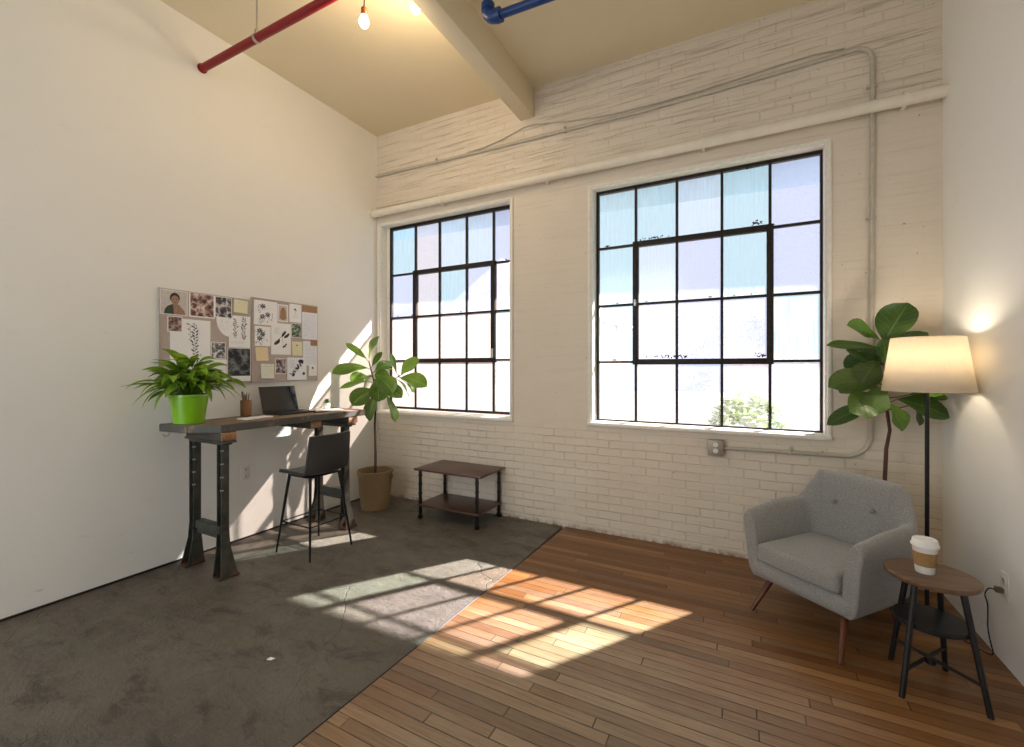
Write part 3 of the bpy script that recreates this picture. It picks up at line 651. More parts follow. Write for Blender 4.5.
tp = [bm.verts.new((XP+.0022*1+.0012, a, b_)) for a, b_ in vs[:-2]+[(2.206, 1.923), (2.100, 1.923)]]; bm.faces.new(tp)
r_ = bmesh.ops.extrude_face_region(bm, geom=bm.faces[:]); bmesh.ops.translate(bm, vec=(-.0012, 0, 0), verts=[v for v in r_['geom'] if isinstance(v, bmesh.types.BMVert)])
o = tag(obj('drawing_sheet', bm, 'paper', smooth=False), 'white scrap with a round torn corner right of the tall stem drawing', 'drawing', g1); draw('dots', 2.12, 2.20, 1.80, 1.92, XP+.0022+.0018, 5, o)
sheet('drawing_sheet', 2.199, 2.380, 1.677, 1.952, 'paper', 'sheet with two dark leafy sprigs drawn, under the yellow note', 'drawing', 2, style='two', seed=6)
sheet('pinned_photo', 2.057, 2.173, 1.577, 1.716, 'paper', 'small grey photo left of the large black fern photo', 'photo', 2, pm='ph_bw', border=.005)
sheet('drawing_sheet', 2.046, 2.183, 1.386, 1.572, 'paper', 'blank white sheet low on the left pinboard, beside the black photo', 'paper sheet', 1)
o = sheet('pinned_photo', 2.187, 2.384, 1.385, 1.672, 'paper', 'large black photo of ferns at the lower right of the left pinboard', 'photo', 2)
bm = B(); quad(bm, 2.191, 2.380, 1.432, 1.668, XP+.0044+.0012, .0005); obj('print', bm, 'ph_big', o, smooth=False)
sheet('drawing_sheet', 2.416, 2.639, 1.892, 2.114, 'paper', 'flower drawing at the top left of the right pinboard', 'drawing', 1, style='flowers', seed=8)
sheet('pinned_photo', 2.643, 2.749, 1.938, 2.100, 'paper', 'photo of a brown leaf at the top of the right pinboard', 'photo', 1, pm='pback', border=.009)
o = bpy.context.scene.objects[-1] if 0 else None
bm = B(); blob(bm, 2.697, 2.018, .056, .030, pi/2, XP+.0022+.0022, 16); blob(bm, 2.697, 1.985, .030, .034, pi/2, XP+.0022+.0023, 14)
obj('leaf_image', bm, 'kraft', [x for x in COL.objects if x.get('label', '').startswith('photo of a brown leaf')][0], smooth=False)
sheet('drawing_sheet', 2.763, 2.893, 1.944, 2.122, 'paper', 'small sheet with one flower head, left of the kraft card on the right pinboard', 'drawing', 1, style='mark', seed=9)
sheet('kraft_card', 2.900, 3.073, 2.040, 2.125, 'kraft', 'brown kraft card in the top right corner of the right pinboard', 'card', 1)
sheet('note_sheet', 2.900, 3.073, 1.787, 2.057, 'paperB', 'bluish sheet of lines hanging below the kraft card', 'paper sheet', 2, style='lines', seed=10)
sheet('pinned_photo', 2.784, 2.897, 1.797, 1.934, 'paper', 'green photo of a leaf rosette, left of the bluish sheet', 'photo', 1, pm='ph_green', border=.004)
sheet('drawing_sheet', 2.422, 2.573, 1.700, 1.879, 'paper', 'small drawing below the flower drawing, at the left edge of the right pinboard', 'drawing', 1, style='flowers', seed=12)
sheet('drawing_sheet', 2.577, 2.777, 1.626, 1.922, 'paper', 'drawing of two pods in the middle of the right pinboard', 'drawing', 2, style='leafpod', seed=13)
sheet('sticky_note', 2.793, 2.903, 1.621, 1.758, 'yel', 'greenish yellow note under the green rosette photo', 'note', 1, curl=.005, style='mark', seed=14)
sheet('sticky_note', 2.431, 2.547, 1.566, 1.688, 'ora', 'peach sticky note low at the left of the right pinboard', 'note', 1, rot=.03, curl=.01, style='dots', seed=15)
sheet('sticky_note', 2.479, 2.604, 1.405, 1.538, 'min', 'pale mint sticky note at the bottom left of the right pinboard', 'note', 1, rot=-.03, curl=.012, style='lines', seed=16)
sheet('pinned_photo', 2.619, 2.730, 1.443, 1.590, 'paper', 'small dark photo of a seedling between the mint note and the feather drawing', 'photo', 1, pm='ph_fig', border=.006)
sheet('drawing_sheet', 2.739, 2.950, 1.385, 1.602, 'paperB', 'dark feather drawing at the bottom of the right pinboard', 'drawing', 2, style='feather', seed=17)
sheet('kraft_card', 2.996, 3.074, 1.725, 1.783, 'kraft', 'small brown card peeking out below the bluish sheet', 'card', 2)
sheet('note_sheet', 2.912, 3.072, 1.525, 1.768, 'paperB', 'handwritten sheet at the right edge of the right pinboard, under the bluish sheet', 'paper sheet', 3 if 0 else 1, style='lines', seed=18)
sheet('drawing_sheet', 2.976, 3.070, 1.422, 1.536, 'paper', 'small sheet with one sprig in the bottom right corner of the right pinboard', 'drawing', 2, style='mark', seed=19)
# ------------------------------------------------------------------ workbench desk
DZ = 1.098
desk = thing('workbench_desk', 'tall desk of old boards on cast iron legs against the left wall', 'desk', (-3.5, 2.4, 0))
ox, oy = -3.5, 2.4
bm = B()
q = [(-3.735, 1.63), (-3.50, 1.655), (-3.265, 1.80), (-3.25, 3.12), (-3.735, 3.14)]
vt = [bm.verts.new((x-ox, y-oy, DZ)) for x, y in q]; vb = [bm.verts.new((x-ox, y-oy, DZ-.055)) for x, y in q]
bm.faces.new(vt); bm.faces.new(list(reversed(vb)))
for k in range(5): bm.faces.new((vb[k], vb[(k+1) % 5], vt[(k+1) % 5], vt[k]))
bmesh.ops.recalc_face_normals(bm, faces=bm.faces[:])
bmesh.ops.bevel(bm, geom=[e for e in bm.edges], offset=.004, segments=2, affect='EDGES')
obj('desk_top', bm, 'bench', desk)
for i, yb in enumerate((1.85, 2.58, 2.98)):
    bm = B(); box(bm, -.22, .235 if i != 1 else .228, yb-oy-.055, yb-oy+.055, DZ-.055-.062, DZ-.0555, .006)
    cb = obj('cross_block', bm, 'blockdark', desk)
    bm = B(); box(bm, .2325 if i != 1 else .226, .242 if i != 1 else .236, yb-oy-.052, yb-oy+.052, DZ-.055-.060, DZ-.058, .004)
    obj('end_grain', bm, 'block', cb)
def iron_leg(yc, xc, so):
    """one column: H profile, flared foot on a toe plate; so = the side (-1 wall, +1 room) the foot spreads to"""
    x, y = xc-ox, yc-oy; bm = B(); top = DZ-.117-.02
    box(bm, x-.020, x+.020, y-.004, y+.004, .10, top)
    for xs_ in (-.031, .022):
        box(bm, x+xs_, x+xs_+.009, y-.027, y+.027, .30, top, .002)
        sh_ = .055*so if xs_*so > 0 else .012*so
        p0 = [(-.027, .33, 0), (.027, .33, 0), (.031, .22, .12), (.052, .06, .75), (.060, .012, 1), (-.060, .012, 1), (-.052, .06, .75), (-.031, .22, .12)]
        A = [bm.verts.new((x+xs_+sh_*g, y+a, b_)) for a, b_, g in p0]; C = [bm.verts.new((x+xs_+.009+sh_*g, y+a, b_)) for a, b_, g in p0]
        for L_ in (A, list(reversed(C))):
            bm.faces.new((L_[0], L_[1], L_[2], L_[7]) if L_ is A else (L_[7], L_[6], L_[5], L_[0]))
            bm.faces.new((L_[7], L_[2], L_[3], L_[6]) if L_ is A else (L_[0], L_[5], L_[4], L_[1]))
            bm.faces.new((L_[6], L_[3], L_[4], L_[5]) if L_ is A else (L_[1], L_[4], L_[3], L_[2]))
        for k in range(8): bm.faces.new((A[k], A[(k+1) % 8], C[(k+1) % 8], C[k]))
    xo = .040*so
    box(bm, x+xo-.050, x+xo+.050, y-.070, y+.070, 0, .014, .004)
    lg = obj('leg', bm, 'iron', desk)
    for z in (.62, .715, .81, .905):
        for px_, py_ in ((x-.0265, y-.028), (x+.0265, y-.028), (x+.032, y-.018)):
            bm = B(); r = bmesh.ops.create_icosphere(bm, subdivisions=2, radius=.0058); bmesh.ops.translate(bm, vec=(px_, py_, z), verts=r['verts'])
            obj('rivet', bm, 'steel', lg)
for yc in (1.855, 2.96):
    for xc in (-3.71, -3.345): iron_leg(yc, xc, -1 if xc < -3.5 else 1)
    bm = B(); box(bm, -3.655-ox, -3.337-ox, yc-oy-.028, yc-oy+.028, .30, .36, .004); box(bm, -3.668-ox, -3.337-ox, yc-oy-.010, yc-oy+.010, .26, .30); obj('crossbar', bm, 'iron', desk)
    bm = B(); box(bm, -3.775-ox, -3.245-ox, yc-oy-.045, yc-oy+.045, DZ-.117-.018, DZ-.1175, .007); box(bm, -3.735-ox, -3.285-ox, yc-oy-.036, yc-oy+.036, DZ-.117-.035, DZ-.117-.017, .007); obj('head_plate', bm, 'iron', desk)
bm = B(); tube(bm, [(-3.70-ox, 1.68-oy, DZ-.054), (-3.70-ox, 1.68-oy, DZ-.075)] + [Vector((-3.70-ox, 1.66-oy, DZ-.075))+Vector((0, .02*cos(a), -.016*sin(a))) for a in (0, .6, 1.2, 1.8, 2.5, 3.1)], .003, 6); obj('hook', bm, 'steel', desk)
# ------------------------------------------------------------------ things on the desk
lap = thing('laptop', 'open dark laptop with a blank black screen on the desk', 'laptop', (-3.60, 2.57, DZ))
bm = B(); box(bm, -.115, .125, -.175, .175, .0, .015, .004); base = obj('base', bm, 'lap', lap)
bm = B()
for i in range(5):
    for j in range(13): box(bm, -.09+i*.021, -.073+i*.021, -.150+j*.0232, -.130+j*.0232, .015, .0165)
obj('keys', bm, 'keys', base, smooth=False)
bm = B(); box(bm, .035, .105, -.05, .05, .0152, .0158); obj('trackpad', bm, 'keys', base, smooth=False)
mt = Matrix.Translation((-.115, 0, .013)) @ Matrix.Rotation(R(-16), 4, 'Y')
bm = B(); box(bm, -.006, .0, -.175, .175, 0, .232, .003, mtx=mt); lid = obj('lid', bm, 'lap', lap)
bm = B(); box(bm, .0002, .001, -.169, .169, .010, .226, mtx=mt); obj('screen', bm, 'screen', lid, smooth=False)
cup = thing('pencil_cup', 'round wooden pencil cup left of the laptop', 'pencil cup', (-3.68, 2.225, DZ))
bm = B(); lathe(bm, [(.036, 0), (.040, .004), (.042, .13), (.040, .134), (.036, .132), (.035, .01), (.001, .008)], seg=26, cap1=False); obj('cup_body', bm, 'pencilwood', cup)
rr = random.Random(5)
for i in range(7):
    a = rr.uniform(0, 6.28); x, y = .012*cos(a), .012*sin(a); tx, ty = x+.030*cos(a), y+.030*sin(a); l = rr.uniform(.165, .2)
    t = thing('pencil', ('pencil leaning in the wooden cup',)[0], 'pencil', (-3.68, 2.225, DZ), 0, 'pencils standing in the wooden cup')
    bm = B(); p0, p1 = Vector((x*.5, y*.5, .009)), Vector((tx*.75, ty*.75, l)); d = (p1-p0).normalized()
    tube(bm, [p0, p1], .0036, 6); obj('shaft', bm, 'pen1' if i % 2 else 'pen2', t)
    bm = B(); tube(bm, [p1+d*.0002, p1+d*.014], [.0036, .0006], 6); obj('tip', bm, 'ink', t)
bm = B(); box(bm, -.05, .05, -.12, .12, 0, .009, .002, mtx=Matrix.Translation((-3.46, 2.17, DZ)) @ Matrix.Rotation(.10, 4, 'Z')); o = tag(obj('notebook', bm, 'paper'), 'slim white notebook lying on the desk below the pencil cup', 'notebook')
bm = B(); box(bm, -.052, -.042, -.121, .121, -.0005+.0015, .0105, .001, mtx=Matrix.Translation((-3.46, 2.17, DZ)) @ Matrix.Rotation(.10, 4, 'Z')); obj('spine', bm, 'plastic', o)
for i, (x, y, rz, lb) in enumerate(((-3.60, 2.86, .1, 'upper loose sheet of paper on the desk between laptop and succulent'), (-3.50, 2.93, -.25, 'loose sheet nearest the front edge on the desk right of the laptop'))):
    bm = B(); box(bm, -.07, .07, -.10, .10, .0004+.0013*i, .0014+.0013*i, mtx=Matrix.Translation((x, y, DZ)) @ Matrix.Rotation(rz, 4, 'Z')); tag(obj('paper_sheet', bm, 'paper', smooth=False), lb, 'paper sheet', 'loose sheets on the desk')
bm = B(); tube(bm, [(-3.40, 2.66, DZ+.0045), (-3.385, 2.80, DZ+.0045)], .0042, 8); o = tag(obj('pen', bm, 'black'), 'black pen lying on the desk in front of the laptop', 'pen')
bm = B(); tube(bm, [(-3.385, 2.8002, DZ+.0045), (-3.3838, 2.812, DZ+.0045)], [.0042, .001], 8); obj('pen_tip', bm, 'steel', o)
su = thing('potted_succulent', 'tiny succulent in a small white pot at the far end of the desk', 'potted plant', (-3.63, 2.99, DZ))
bm = B(); lathe(bm, [(.024, 0), (.027, .003), (.032, .058), (.030, .060), (.028, .057), (.026, .048)], seg=22, cap1=False); obj('pot', bm, 'plastic', su)
bm = B(); lathe(bm, [(.0265, .046), (.026, .051)], seg=18); obj('soil', bm, 'soil', su)
bm = B(); rr = random.Random(3)
for i in range(30):
    a = i*2.4; leaf(bm, (.004*cos(a), .004*sin(a), .05+.0008*i), a, .25+i*.042, .052-.0008*i, .017, .5, 'lance', 5, 2, cup=.5)
obj('rosette', bm, 'succ', su)
# lily in the lime pot
lp = thing('potted_lily', 'bushy lily in a lime green pot at the near end of the desk', 'potted plant', (-3.585, 1.752, DZ))
bm = B(); lathe(bm, [(.088, 0), (.093, .004), (.119, .190), (.124, .192), (.125, .212), (.119, .213), (.115, .195), (.113, .175)], seg=40, cap1=False); obj('pot', bm, 'lime', lp)
bm = B(); lathe(bm, [(.112, .165), (.1135, .178)], seg=28); obj('soil', bm, 'soil', lp)
bm = B(); rr = random.Random(11); stm = B()
for i in range(210):
    a = i*2.39996+rr.uniform(-.2, .2); u = (i/210); el = .35+1.15*u+rr.uniform(-.2, .2)
    toward = cos(a)  # +1 away from wall, -1 towards it
    L = rr.uniform(.13, .20); st = rr.uniform(.08, .24)
    if toward < -.3: L *= .8; st *= .62; el += .2
    if toward > .5: L *= .85
    if sin(a) > .5: st *= .85
    b0 = Vector((.06*cos(a)*rr.random(), .06*sin(a)*rr.random(), .175)); h = Vector((cos(a), sin(a), 0))
    e2 = min(el+.3, 1.5)
    b1 = b0 + h*(st*cos(e2)) + Vector((0, 0, st*sin(e2)+.01))
    tube(stm, [b0, (b0+b1)/2+Vector((0, 0, .012)), b1], .0016, 5)
    leaf(bm, b1, a+rr.uniform(-.5, .5), min(el*.8, 1.2), L, rr.uniform(.045, .068), rr.uniform(.8, 1.7), 'lance', 8, 4, rr.uniform(-.7, .7), .35)
for (a, el, L, dr) in ((-1.65, .25, .29, .5), (-1.5, -.1, .24, 1.2), (-1.9, -.1, .25, 1.0), (-1.3, -.35, .22, 1.1), (1.4, .0, .25, 1.2), (1.2, .1, .26, 1.2), (1.7, -.05, .22, 1.3), (.2, -.3, .16, 1.2)):
    b1 = Vector((.11*cos(a), .11*sin(a), .27)); tube(stm, [(0, 0, .175), b1*.6+Vector((0, 0, .10)), b1], .0018, 5); leaf(bm, b1, a, el, L, .045, dr, 'lance', 9, 4, .2, .35)
obj('foliage', bm, 'lily', lp); obj('stems', stm, 'lily', lp)
# wall outlet, left
def outlet(name, X, y, z, s, label, pm='plastic'):
    t = thing(name, label, 'outlet', (X, y, z))
    bm = B(); box(bm, min(0, s*.006), max(0, s*.006), -.04, .04, -.064, .064, .002); obj('plate', bm, pm, t)
    for dz in (-.027, .027):
        bm = B(); box(bm, min(s*.005, s*.009), max(s*.005, s*.009), -.018, .018, dz-.017, dz+.017, .002); sk = obj('socket', bm, pm, t)
        bm = B(); [box(bm, min(s*.0088, s*.0096), max(s*.0088, s*.0096), a-.0018, a+.0018, dz-.005, dz+.007) for a in (-.007, .007)]; box(bm, min(s*.0088, s*.0096), max(s*.0088, s*.0096), -.003, .003, dz-.013, dz-.008); obj('slots', bm, 'slot', sk, smooth=False)
outlet('wall_outlet', XL, 2.35, .58, 1, 'white double wall outlet under the desk on the left wall')
# ------------------------------------------------------------------ stool
st = thing('counter_stool', 'charcoal counter stool with low back and thin black legs at the desk', 'stool', (-3.165, 2.49, 0))
bm = B()
prof = [(-.235, .632), (-.19, .646), (-.05, .648), (.07, .642), (.135, .648), (.168, .676), (.182, .72), (.192, .80), (.204, .90), (.212, .965)]
rows_ = []
for i, (x, z) in enumerate(prof):
    t_ = i/(len(prof)-1); hw = .192+.014*sin(pi*t_) if i else .160
    if i == len(prof)-1: hw = .190
    row = []
    for j in range(9):
        q_ = (j/8-.5)*2
        lift = .022*abs(q_)**2.2 if i < 5 else 0; fwd = -.030*abs(q_)**2 if i >= 5 else 0
        row.append(bm.verts.new((x+fwd, q_*hw, z+lift)))
    rows_.append(row)
for i in range(len(prof)-1):
    for j in range(8): bm.faces.new((rows_[i][j], rows_[i][j+1], rows_[i+1][j+1], rows_[i+1][j]))
obj('seat_shell', bm, 'leather', st, mods=(('SOLIDIFY', dict(thickness=.026, offset=0)), ('BEVEL', dict(width=.009, segments=3, limit_method='ANGLE', angle_limit=R(50))), ('SUBSURF', dict(levels=1, render_levels=2))), angle=70)
bm = B()
FT = {(-1, -1): (-.215, -.200), (1, -1): (.150, -.198), (1, 1): (.222, .195), (-1, 1): (-.155, .194)}
FT = {(-1, -1): (-.212, -.200), (1, -1): (.195, -.200), (1, 1): (.205, .198), (-1, 1): (-.205, .198)}
TP = {(-1, -1): (-.13, -.14), (1, -1): (.12, -.14), (1, 1): (.12, .14), (-1, 1): (-.13, .14)}
for k_ in FT:
    bm = B(); tube(bm, [(*FT[k_], 0), (*FT[k_], .004), (*TP[k_], .632)], [.0075, .0078, .0125], 12); obj('leg', bm, 'black', st)
bm = B(); cr = [(-1, -1), (1, -1), (1, 1), (-1, 1)]
at = lambda k_, z: Vector((FT[k_][0]+(TP[k_][0]-FT[k_][0])*z/.632, FT[k_][1]+(TP[k_][1]-FT[k_][1])*z/.632, z))
for i in range(4): tube(bm, [at(cr[i], .25), at(cr[(i+1) % 4], .25)], .0055, 8)
obj('footrest', bm, 'black', st)
bm = B(); box(bm, -.14, .13, -.15, .15, .622, .634, .003); obj('seat_frame', bm, 'black', st)
# ------------------------------------------------------------------ fiddle leaf figs
def fig(name, loc, A, trunk, leaves, potfn, mat, bark, label, branch=None):
    """leaves: (right, height, angle, length, width, depth turn, droop, twist, branch?) with right along azimuth A"""
    t = thing(name, label, 'potted plant', loc); potfn(t)
    bm = B(); tube(bm, trunk, [.0145-.008*i/(len(trunk)-1) for i in range(len(trunk))], 10)
    u = Vector((cos(A), sin(A), 0)); bp = [Vector(p) for p in trunk]; bb_ = []
    if branch: bb_ = [u*a + Vector((0, 0, z)) for a, z in branch]; tube(bm, bb_, [.007, .006, .005, .004][:len(bb_)], 8)
    def near(line_, q_):
        best = None
        for a_, b_ in zip(line_, line_[1:]):
            d_ = b_-a_; f = max(0, min(1, (q_-a_).dot(d_)/d_.length_squared)); p_ = a_+d_*f
            if best is None or (p_-q_).length < (best-q_).length: best = p_
        return best
    lb = B()
    for (ru, z, ang, L, W, turn, dr, tw) in leaves:
        dep = .05*sin(turn); q_ = u*ru + Vector((-sin(A), cos(A), 0))*dep + Vector((0, 0, z))
        p_ = near(bp, q_ - Vector((0, 0, .02))); 
        if bb_:
            p2 = near(bb_, q_); p_ = p2 if (p2-q_).length < (p_-q_).length else p_
        if (p_-q_).length > .004: tube(bm, [p_, (p_+q_)/2+Vector((0, 0, -.006)), q_], [.004, .0032, .0028], 6)
        ang = R(ang); right = cos(ang) >= 0; el = math.asin(max(-1, min(1, sin(ang))))
        az = A+turn if right else A+pi-turn
        leaf(lb, q_, az, el, L*1.12, W*1.25, dr, 'fig', 10, 6, (tw if right else -tw), .20, .10, z*40+ru*9)
    obj('trunk', bm, bark, t); obj('foliage', lb, mat, t); return t
def basket(t):
    bm = B(); lathe(bm, [(.140, 0), (.147, .006), (.166, .20), (.178, .37), (.186, .385), (.188, .40), (.180, .410), (.170, .402), (.166, .37), (.158, .30)], seg=56, cap1=False); bk = obj('woven_basket', bm, 'basket', t)
    bm = B(); lathe(bm, [(.157, .30), (.156, .318)], seg=30); obj('soil', bm, 'soil', t)
    for a in (R(200), R(20)):
        c = Vector((.178*cos(a), .178*sin(a), .345)); tn = Vector((-sin(a), cos(a), 0)); n = Vector((cos(a), sin(a), 0))
        bm = B(); tube(bm, [c+tn*(.03*cos(k))+Vector((0, 0, .012*sin(k)))+n*.008 for k in [2*pi*i/12 for i in range(13)]], .004, 6); obj('handle', bm, 'blackwood', bk)
# azimuths: view direction from the camera is about (-.70,.71); right-hand side of the picture is (.71,.70)
A0 = math.atan2(.705, .709)   # azimuth that points right in the picture
LV = [(-.06, 1.585, 80, .25, .19, -.2, .5, .5), (-.09, 1.60, 140, .24, .08, .2, .1, 1.0), (-.08, 1.50, 176, .32, .14, -.1, .5, .9), (-.08, 1.415, 185, .17, .13, -.4, .4, 1.1), (-.08, 1.36, 190, .27, .075, .2, .2, .8),
      (-.02, 1.27, 200, .25, .19, -.4, .6, 1.0), (.0, 1.23, 250, .27, .17, -.5, .3, .2), (.0, 1.47, 40, .20, .15, .3, .9, .6), (.02, 1.40, -20, .24, .20, -.7, .7, 1.0), (.0, 1.38, -60, .22, .19, -.9, .7, .5), (-.02, 1.43, 215, .2, .17, .6, .9, .7),
      (.02, 1.48, 20, .22, .16, 1.0, .8, .3), (.05, 1.32, -15, .26, .15, -.5, .5, 1.0), (.12, 1.20, -65, .27, .13, -.2, .3, .5), (.0, 1.33, 10, .24, .17, 1.2, .9, .3), (-.03, 1.52, 60, .17, .07, .4, .2, .8),
      (.27, 1.42, 55, .24, .17, -.1, .5, .8), (.26, 1.39, 2, .28, .17, -.3, .8, 1.0), (.22, 1.45, 105, .20, .07, .0, .1, .9), (.22, 1.38, -35, .24, .15, .6, .6, .6), (.33, 1.33, -40, .12, .11, .2, .4, .7), (.16, 1.38, 150, .16, .15, .2, .7, 1.0), (.15, 1.33, -10, .2, .15, .9, .8, .6)]
tr = [(0, 0, .31), (.004, .002, .6), (-.004, 0, .9), (.004, .006, 1.2), (-.01, -.01, 1.36), (-.045, -.045, 1.57)]
f1 = fig('fiddle_leaf_fig', (-3.52, 3.52, 0), A0, tr, LV, basket, 'fig', 'bark', 'fiddle leaf fig in a woven basket in the corner beside the desk', branch=[(.0, 1.22), (.09, 1.31), (.19, 1.36), (.25, 1.42)])
def darkpot(t):
    bm = B(); lathe(bm, [(.095, 0), (.10, .005), (.130, .27), (.135, .28), (.128, .282), (.122, .25)], seg=36, cap1=False); obj('pot', bm, 'blackpot', t)
    bm = B(); lathe(bm, [(.121, .235), (.122, .25)], seg=26); obj('soil', bm, 'soil', t)
A1 = math.atan2(.36, .93)
LV2 = [(-.01, 1.665, 68, .25, .22, -.15, .2, .7), (-.04, 1.68, 145, .22, .13, -.2, .5, 1.0), (-.01, 1.62, 16, .27, .12, .1, -.2, .8), (-.04, 1.63, 172, .28, .09, .0, .2, .7), (-.01, 1.48, 100, .19, .17, -.6, .2, .5), (-.10, 1.54, 150, .14, .06, .0, .0, 1.),
       (-.04, 1.58, 195, .17, .15, .3, .8, .9), (-.05, 1.545, 215, .19, .15, -.3, .6, .9), (-.04, 1.40, 168, .32, .16, -.2, .6, 1.0), (-.06, 1.46, 200, .2, .14, .3, .6, .9), (-.03, 1.38, 230, .18, .14, -.4, .5, .8), (-.03, 1.30, 190, .21, .17, -.2, .4, 1.1), (-.05, 1.27, 205, .27, .11, .3, .2, .9),
       (.06, 1.30, -12, .26, .15, -.2, .4, 1.0), (.14, 1.33, 0, .20, .09, .0, .2, .8), (.18, 1.27, -70, .13, .08, .2, .3, .4), (.0, 1.28, -60, .17, .15, -.6, .4, .5), (.03, 1.40, 5, .24, .18, -.4, .6, .8), (.03, 1.50, 20, .24, .18, -.1, .6, .9), (.02, 1.56, 40, .2, .15, .4, .6, .8),
       (.0, 1.44, 60, .2, .17, -.9, .9, .2), (.0, 1.34, 150, .22, .18, .8, .9, .4), (.03, 1.36, 30, .22, .17, .6, .8, .5), (.0, 1.52, 130, .2, .16, .9, .8, .4)]
tr2 = [(0, 0, .24), (.006, 0, .5), (-.004, 0, .75), (.004, 0, .98), (.022, 0, 1.10), (.006, 0, 1.24), (.0, 0, 1.45), (-.005, 0, 1.66)]
fig('fiddle_leaf_fig', (.800, 3.640, 0), A1, tr2, LV2, darkpot, 'fig2', 'bark2', 'dark leafed fig tree standing behind the grey armchair and lamp')
# ------------------------------------------------------------------ low table under the window
ct = thing('coffee_table', 'low two tier brown table under the window left of the brick pier', 'table', (-2.54, 3.69, 0))
bm = B(); box(bm, -.39, .39, -.24, .235, .478, .498, .004); obj('table_top', bm, 'tbl', ct)
bm = B(); box(bm, -.36, .36, -.225, .22, .125, .143, .003); obj('shelf', bm, 'tbl', ct)
for sx in (-1, 1):
    for sy in (-1, 1):
        bm = B(); x, y = sx*.335, sy*.205
        box(bm, x-.012, x+.012, y-.012, y+.012, .03, .478, .002)
        for z in (.06, .15, .24, .33, .42): box(bm, x-.0145, x+.0145, y-.0145, y+.0145, z, z+.02, .002)
        lg = obj('leg', bm, 'black', ct)
        bm = B(); lathe(bm, [(.022, 0), (.026, .006), (.024, .03), (.014, .036)], (x, y, 0), 16); obj('foot', bm, 'black', lg)
# ------------------------------------------------------------------ armchair
ac = thing('armchair', 'grey tweed armchair with two back buttons and splayed wooden legs', 'armchair', (.445, 3.245, 0), R(-39))
def U(s, wd, fr, bk, rc):
    """plan curve of the wraparound: s 0..1 from left arm tip round the back to the right arm tip"""
    a = (bk-rc)-fr; c = pi*rc/2; b_ = 2*(wd-rc); T = 2*a+2*c+b_; d = s*T
    if d < a: return Vector((-wd, fr+d)), Vector((-1, 0))
    d -= a
    if d < c: th = d/rc; return Vector((-wd+rc-rc*cos(th), bk-rc+rc*sin(th))), Vector((-cos(th), sin(th)))
    d -= c
    if d < b_: return Vector((-wd+rc+d, bk)), Vector((0, 1))
    d -= b_
    if d < c: th = d/rc; return Vector((wd-rc+rc*sin(th), bk-rc+rc*cos(th))), Vector((sin(th), cos(th)))
    d -= c
    return Vector((wd, bk-rc-d)), Vector((1, 0))
bm = B(); NS = 44; secs = []
def sm(x, a, b_): x = max(0, min(1, (x-a)/(b_-a))); return x*x*(3-2*x)
for i in range(NS+1):
    s = i/NS; m = min(s, 1-s)*2           # 0 at the arm tips, 1 in the middle of the back
    top = .600 + .030*sm(m, 0, .35) + .195*sm(m, .54, .69) + .012*sm(m, .7, 1)
    th = .080 + .035*sm(m, .4, .7)
    (pb, n), (pt, _) = U(s, .312, -.290, .318, .13), U(s, .355, -.315, .345, .145)
    pt = Vector((pt.x*(1-.13*sm(m, .50, .68)), pt.y))
    tip = 1-sm(m, 0, .05)                  # arm fronts are rounded over
    sec = []
    prof = [(.30, 0.186, -.3), (0, .225, .1), (0, .30, .4), (0, .5, .75), (0, top-.045, 1), (.25, top-.008, 1), (.5, top, 1), (.78, top-.010, 1), (1, top-.05, .98), (1, .5, .75), (1, .38, .5), (1, .30, .35), (.9, .19, 0)]
    for (f, z, o_) in prof:
        z = z if z < .35 else z - .02*tip
        p = pb.lerp(pt, o_*(z/.6 if z < .6 else 1)) - n*(f*th)
        sec.append(bm.verts.new((p.x, p.y + (.010*tip if z > .5 else 0), z)))
    secs.append(sec)
K = len(secs[0])
for i in range(NS):
    for k in range(K): bm.faces.new((secs[i][k], secs[i][(k+1) % K], secs[i+1][(k+1) % K], secs[i+1][k]))
bm.faces.new(list(reversed(secs[0]))); bm.faces.new(secs[-1])
obj('back_and_arms', bm, 'sofa', ac, angle=80, mods=(('BEVEL', dict(width=.014, segments=3, limit_method='ANGLE', angle_limit=R(55))), ('SUBSURF', dict(levels=1, render_levels=1))))
bm = B(); vs = box(bm, -.295, .295, -.305, .27, .186, .305, .045, 4)
obj('seat_base', bm, 'sofa', ac, angle=80)
bm = B(); box(bm, -.240, .240, -.325, .235, .298, .415, .034, 4)
for v in bm.verts:
    if v.co.z > .40: v.co.z += .020*(1-(v.co.x/.232)**2)*(1-((v.co.y+.065)/.26)**2)
cu = obj('seat_cushion', bm, 'sofa', ac, angle=80, mods=(('SUBSURF', dict(levels=1, render_levels=1)),))
bm = B()
for zz in (.318, .392):
    pts = []
    for k in range(33):
        a = 2*pi*k/32; ex = 5; c_, s_ = cos(a), sin(a)
        pts.append((.228*abs(c_)**(2/ex)*(1 if c_ > 0 else -1), -.065+.256*abs(s_)**(2/ex)*(1 if s_ > 0 else -1), zz))
    tube(bm, pts, .0035, 6, False)
obj('piping', bm, 'sofa', cu)
for x in (-.105, .105):
    bm = B(); r = bmesh.ops.create_uvsphere(bm, u_segments=14, v_segments=8, radius=.015); bmesh.ops.scale(bm, vec=(1, .5, 1), verts=r['verts']); bmesh.ops.translate(bm, vec=(x+.01, .205, .645), verts=r['verts']); obj('button', bm, 'button', ac)
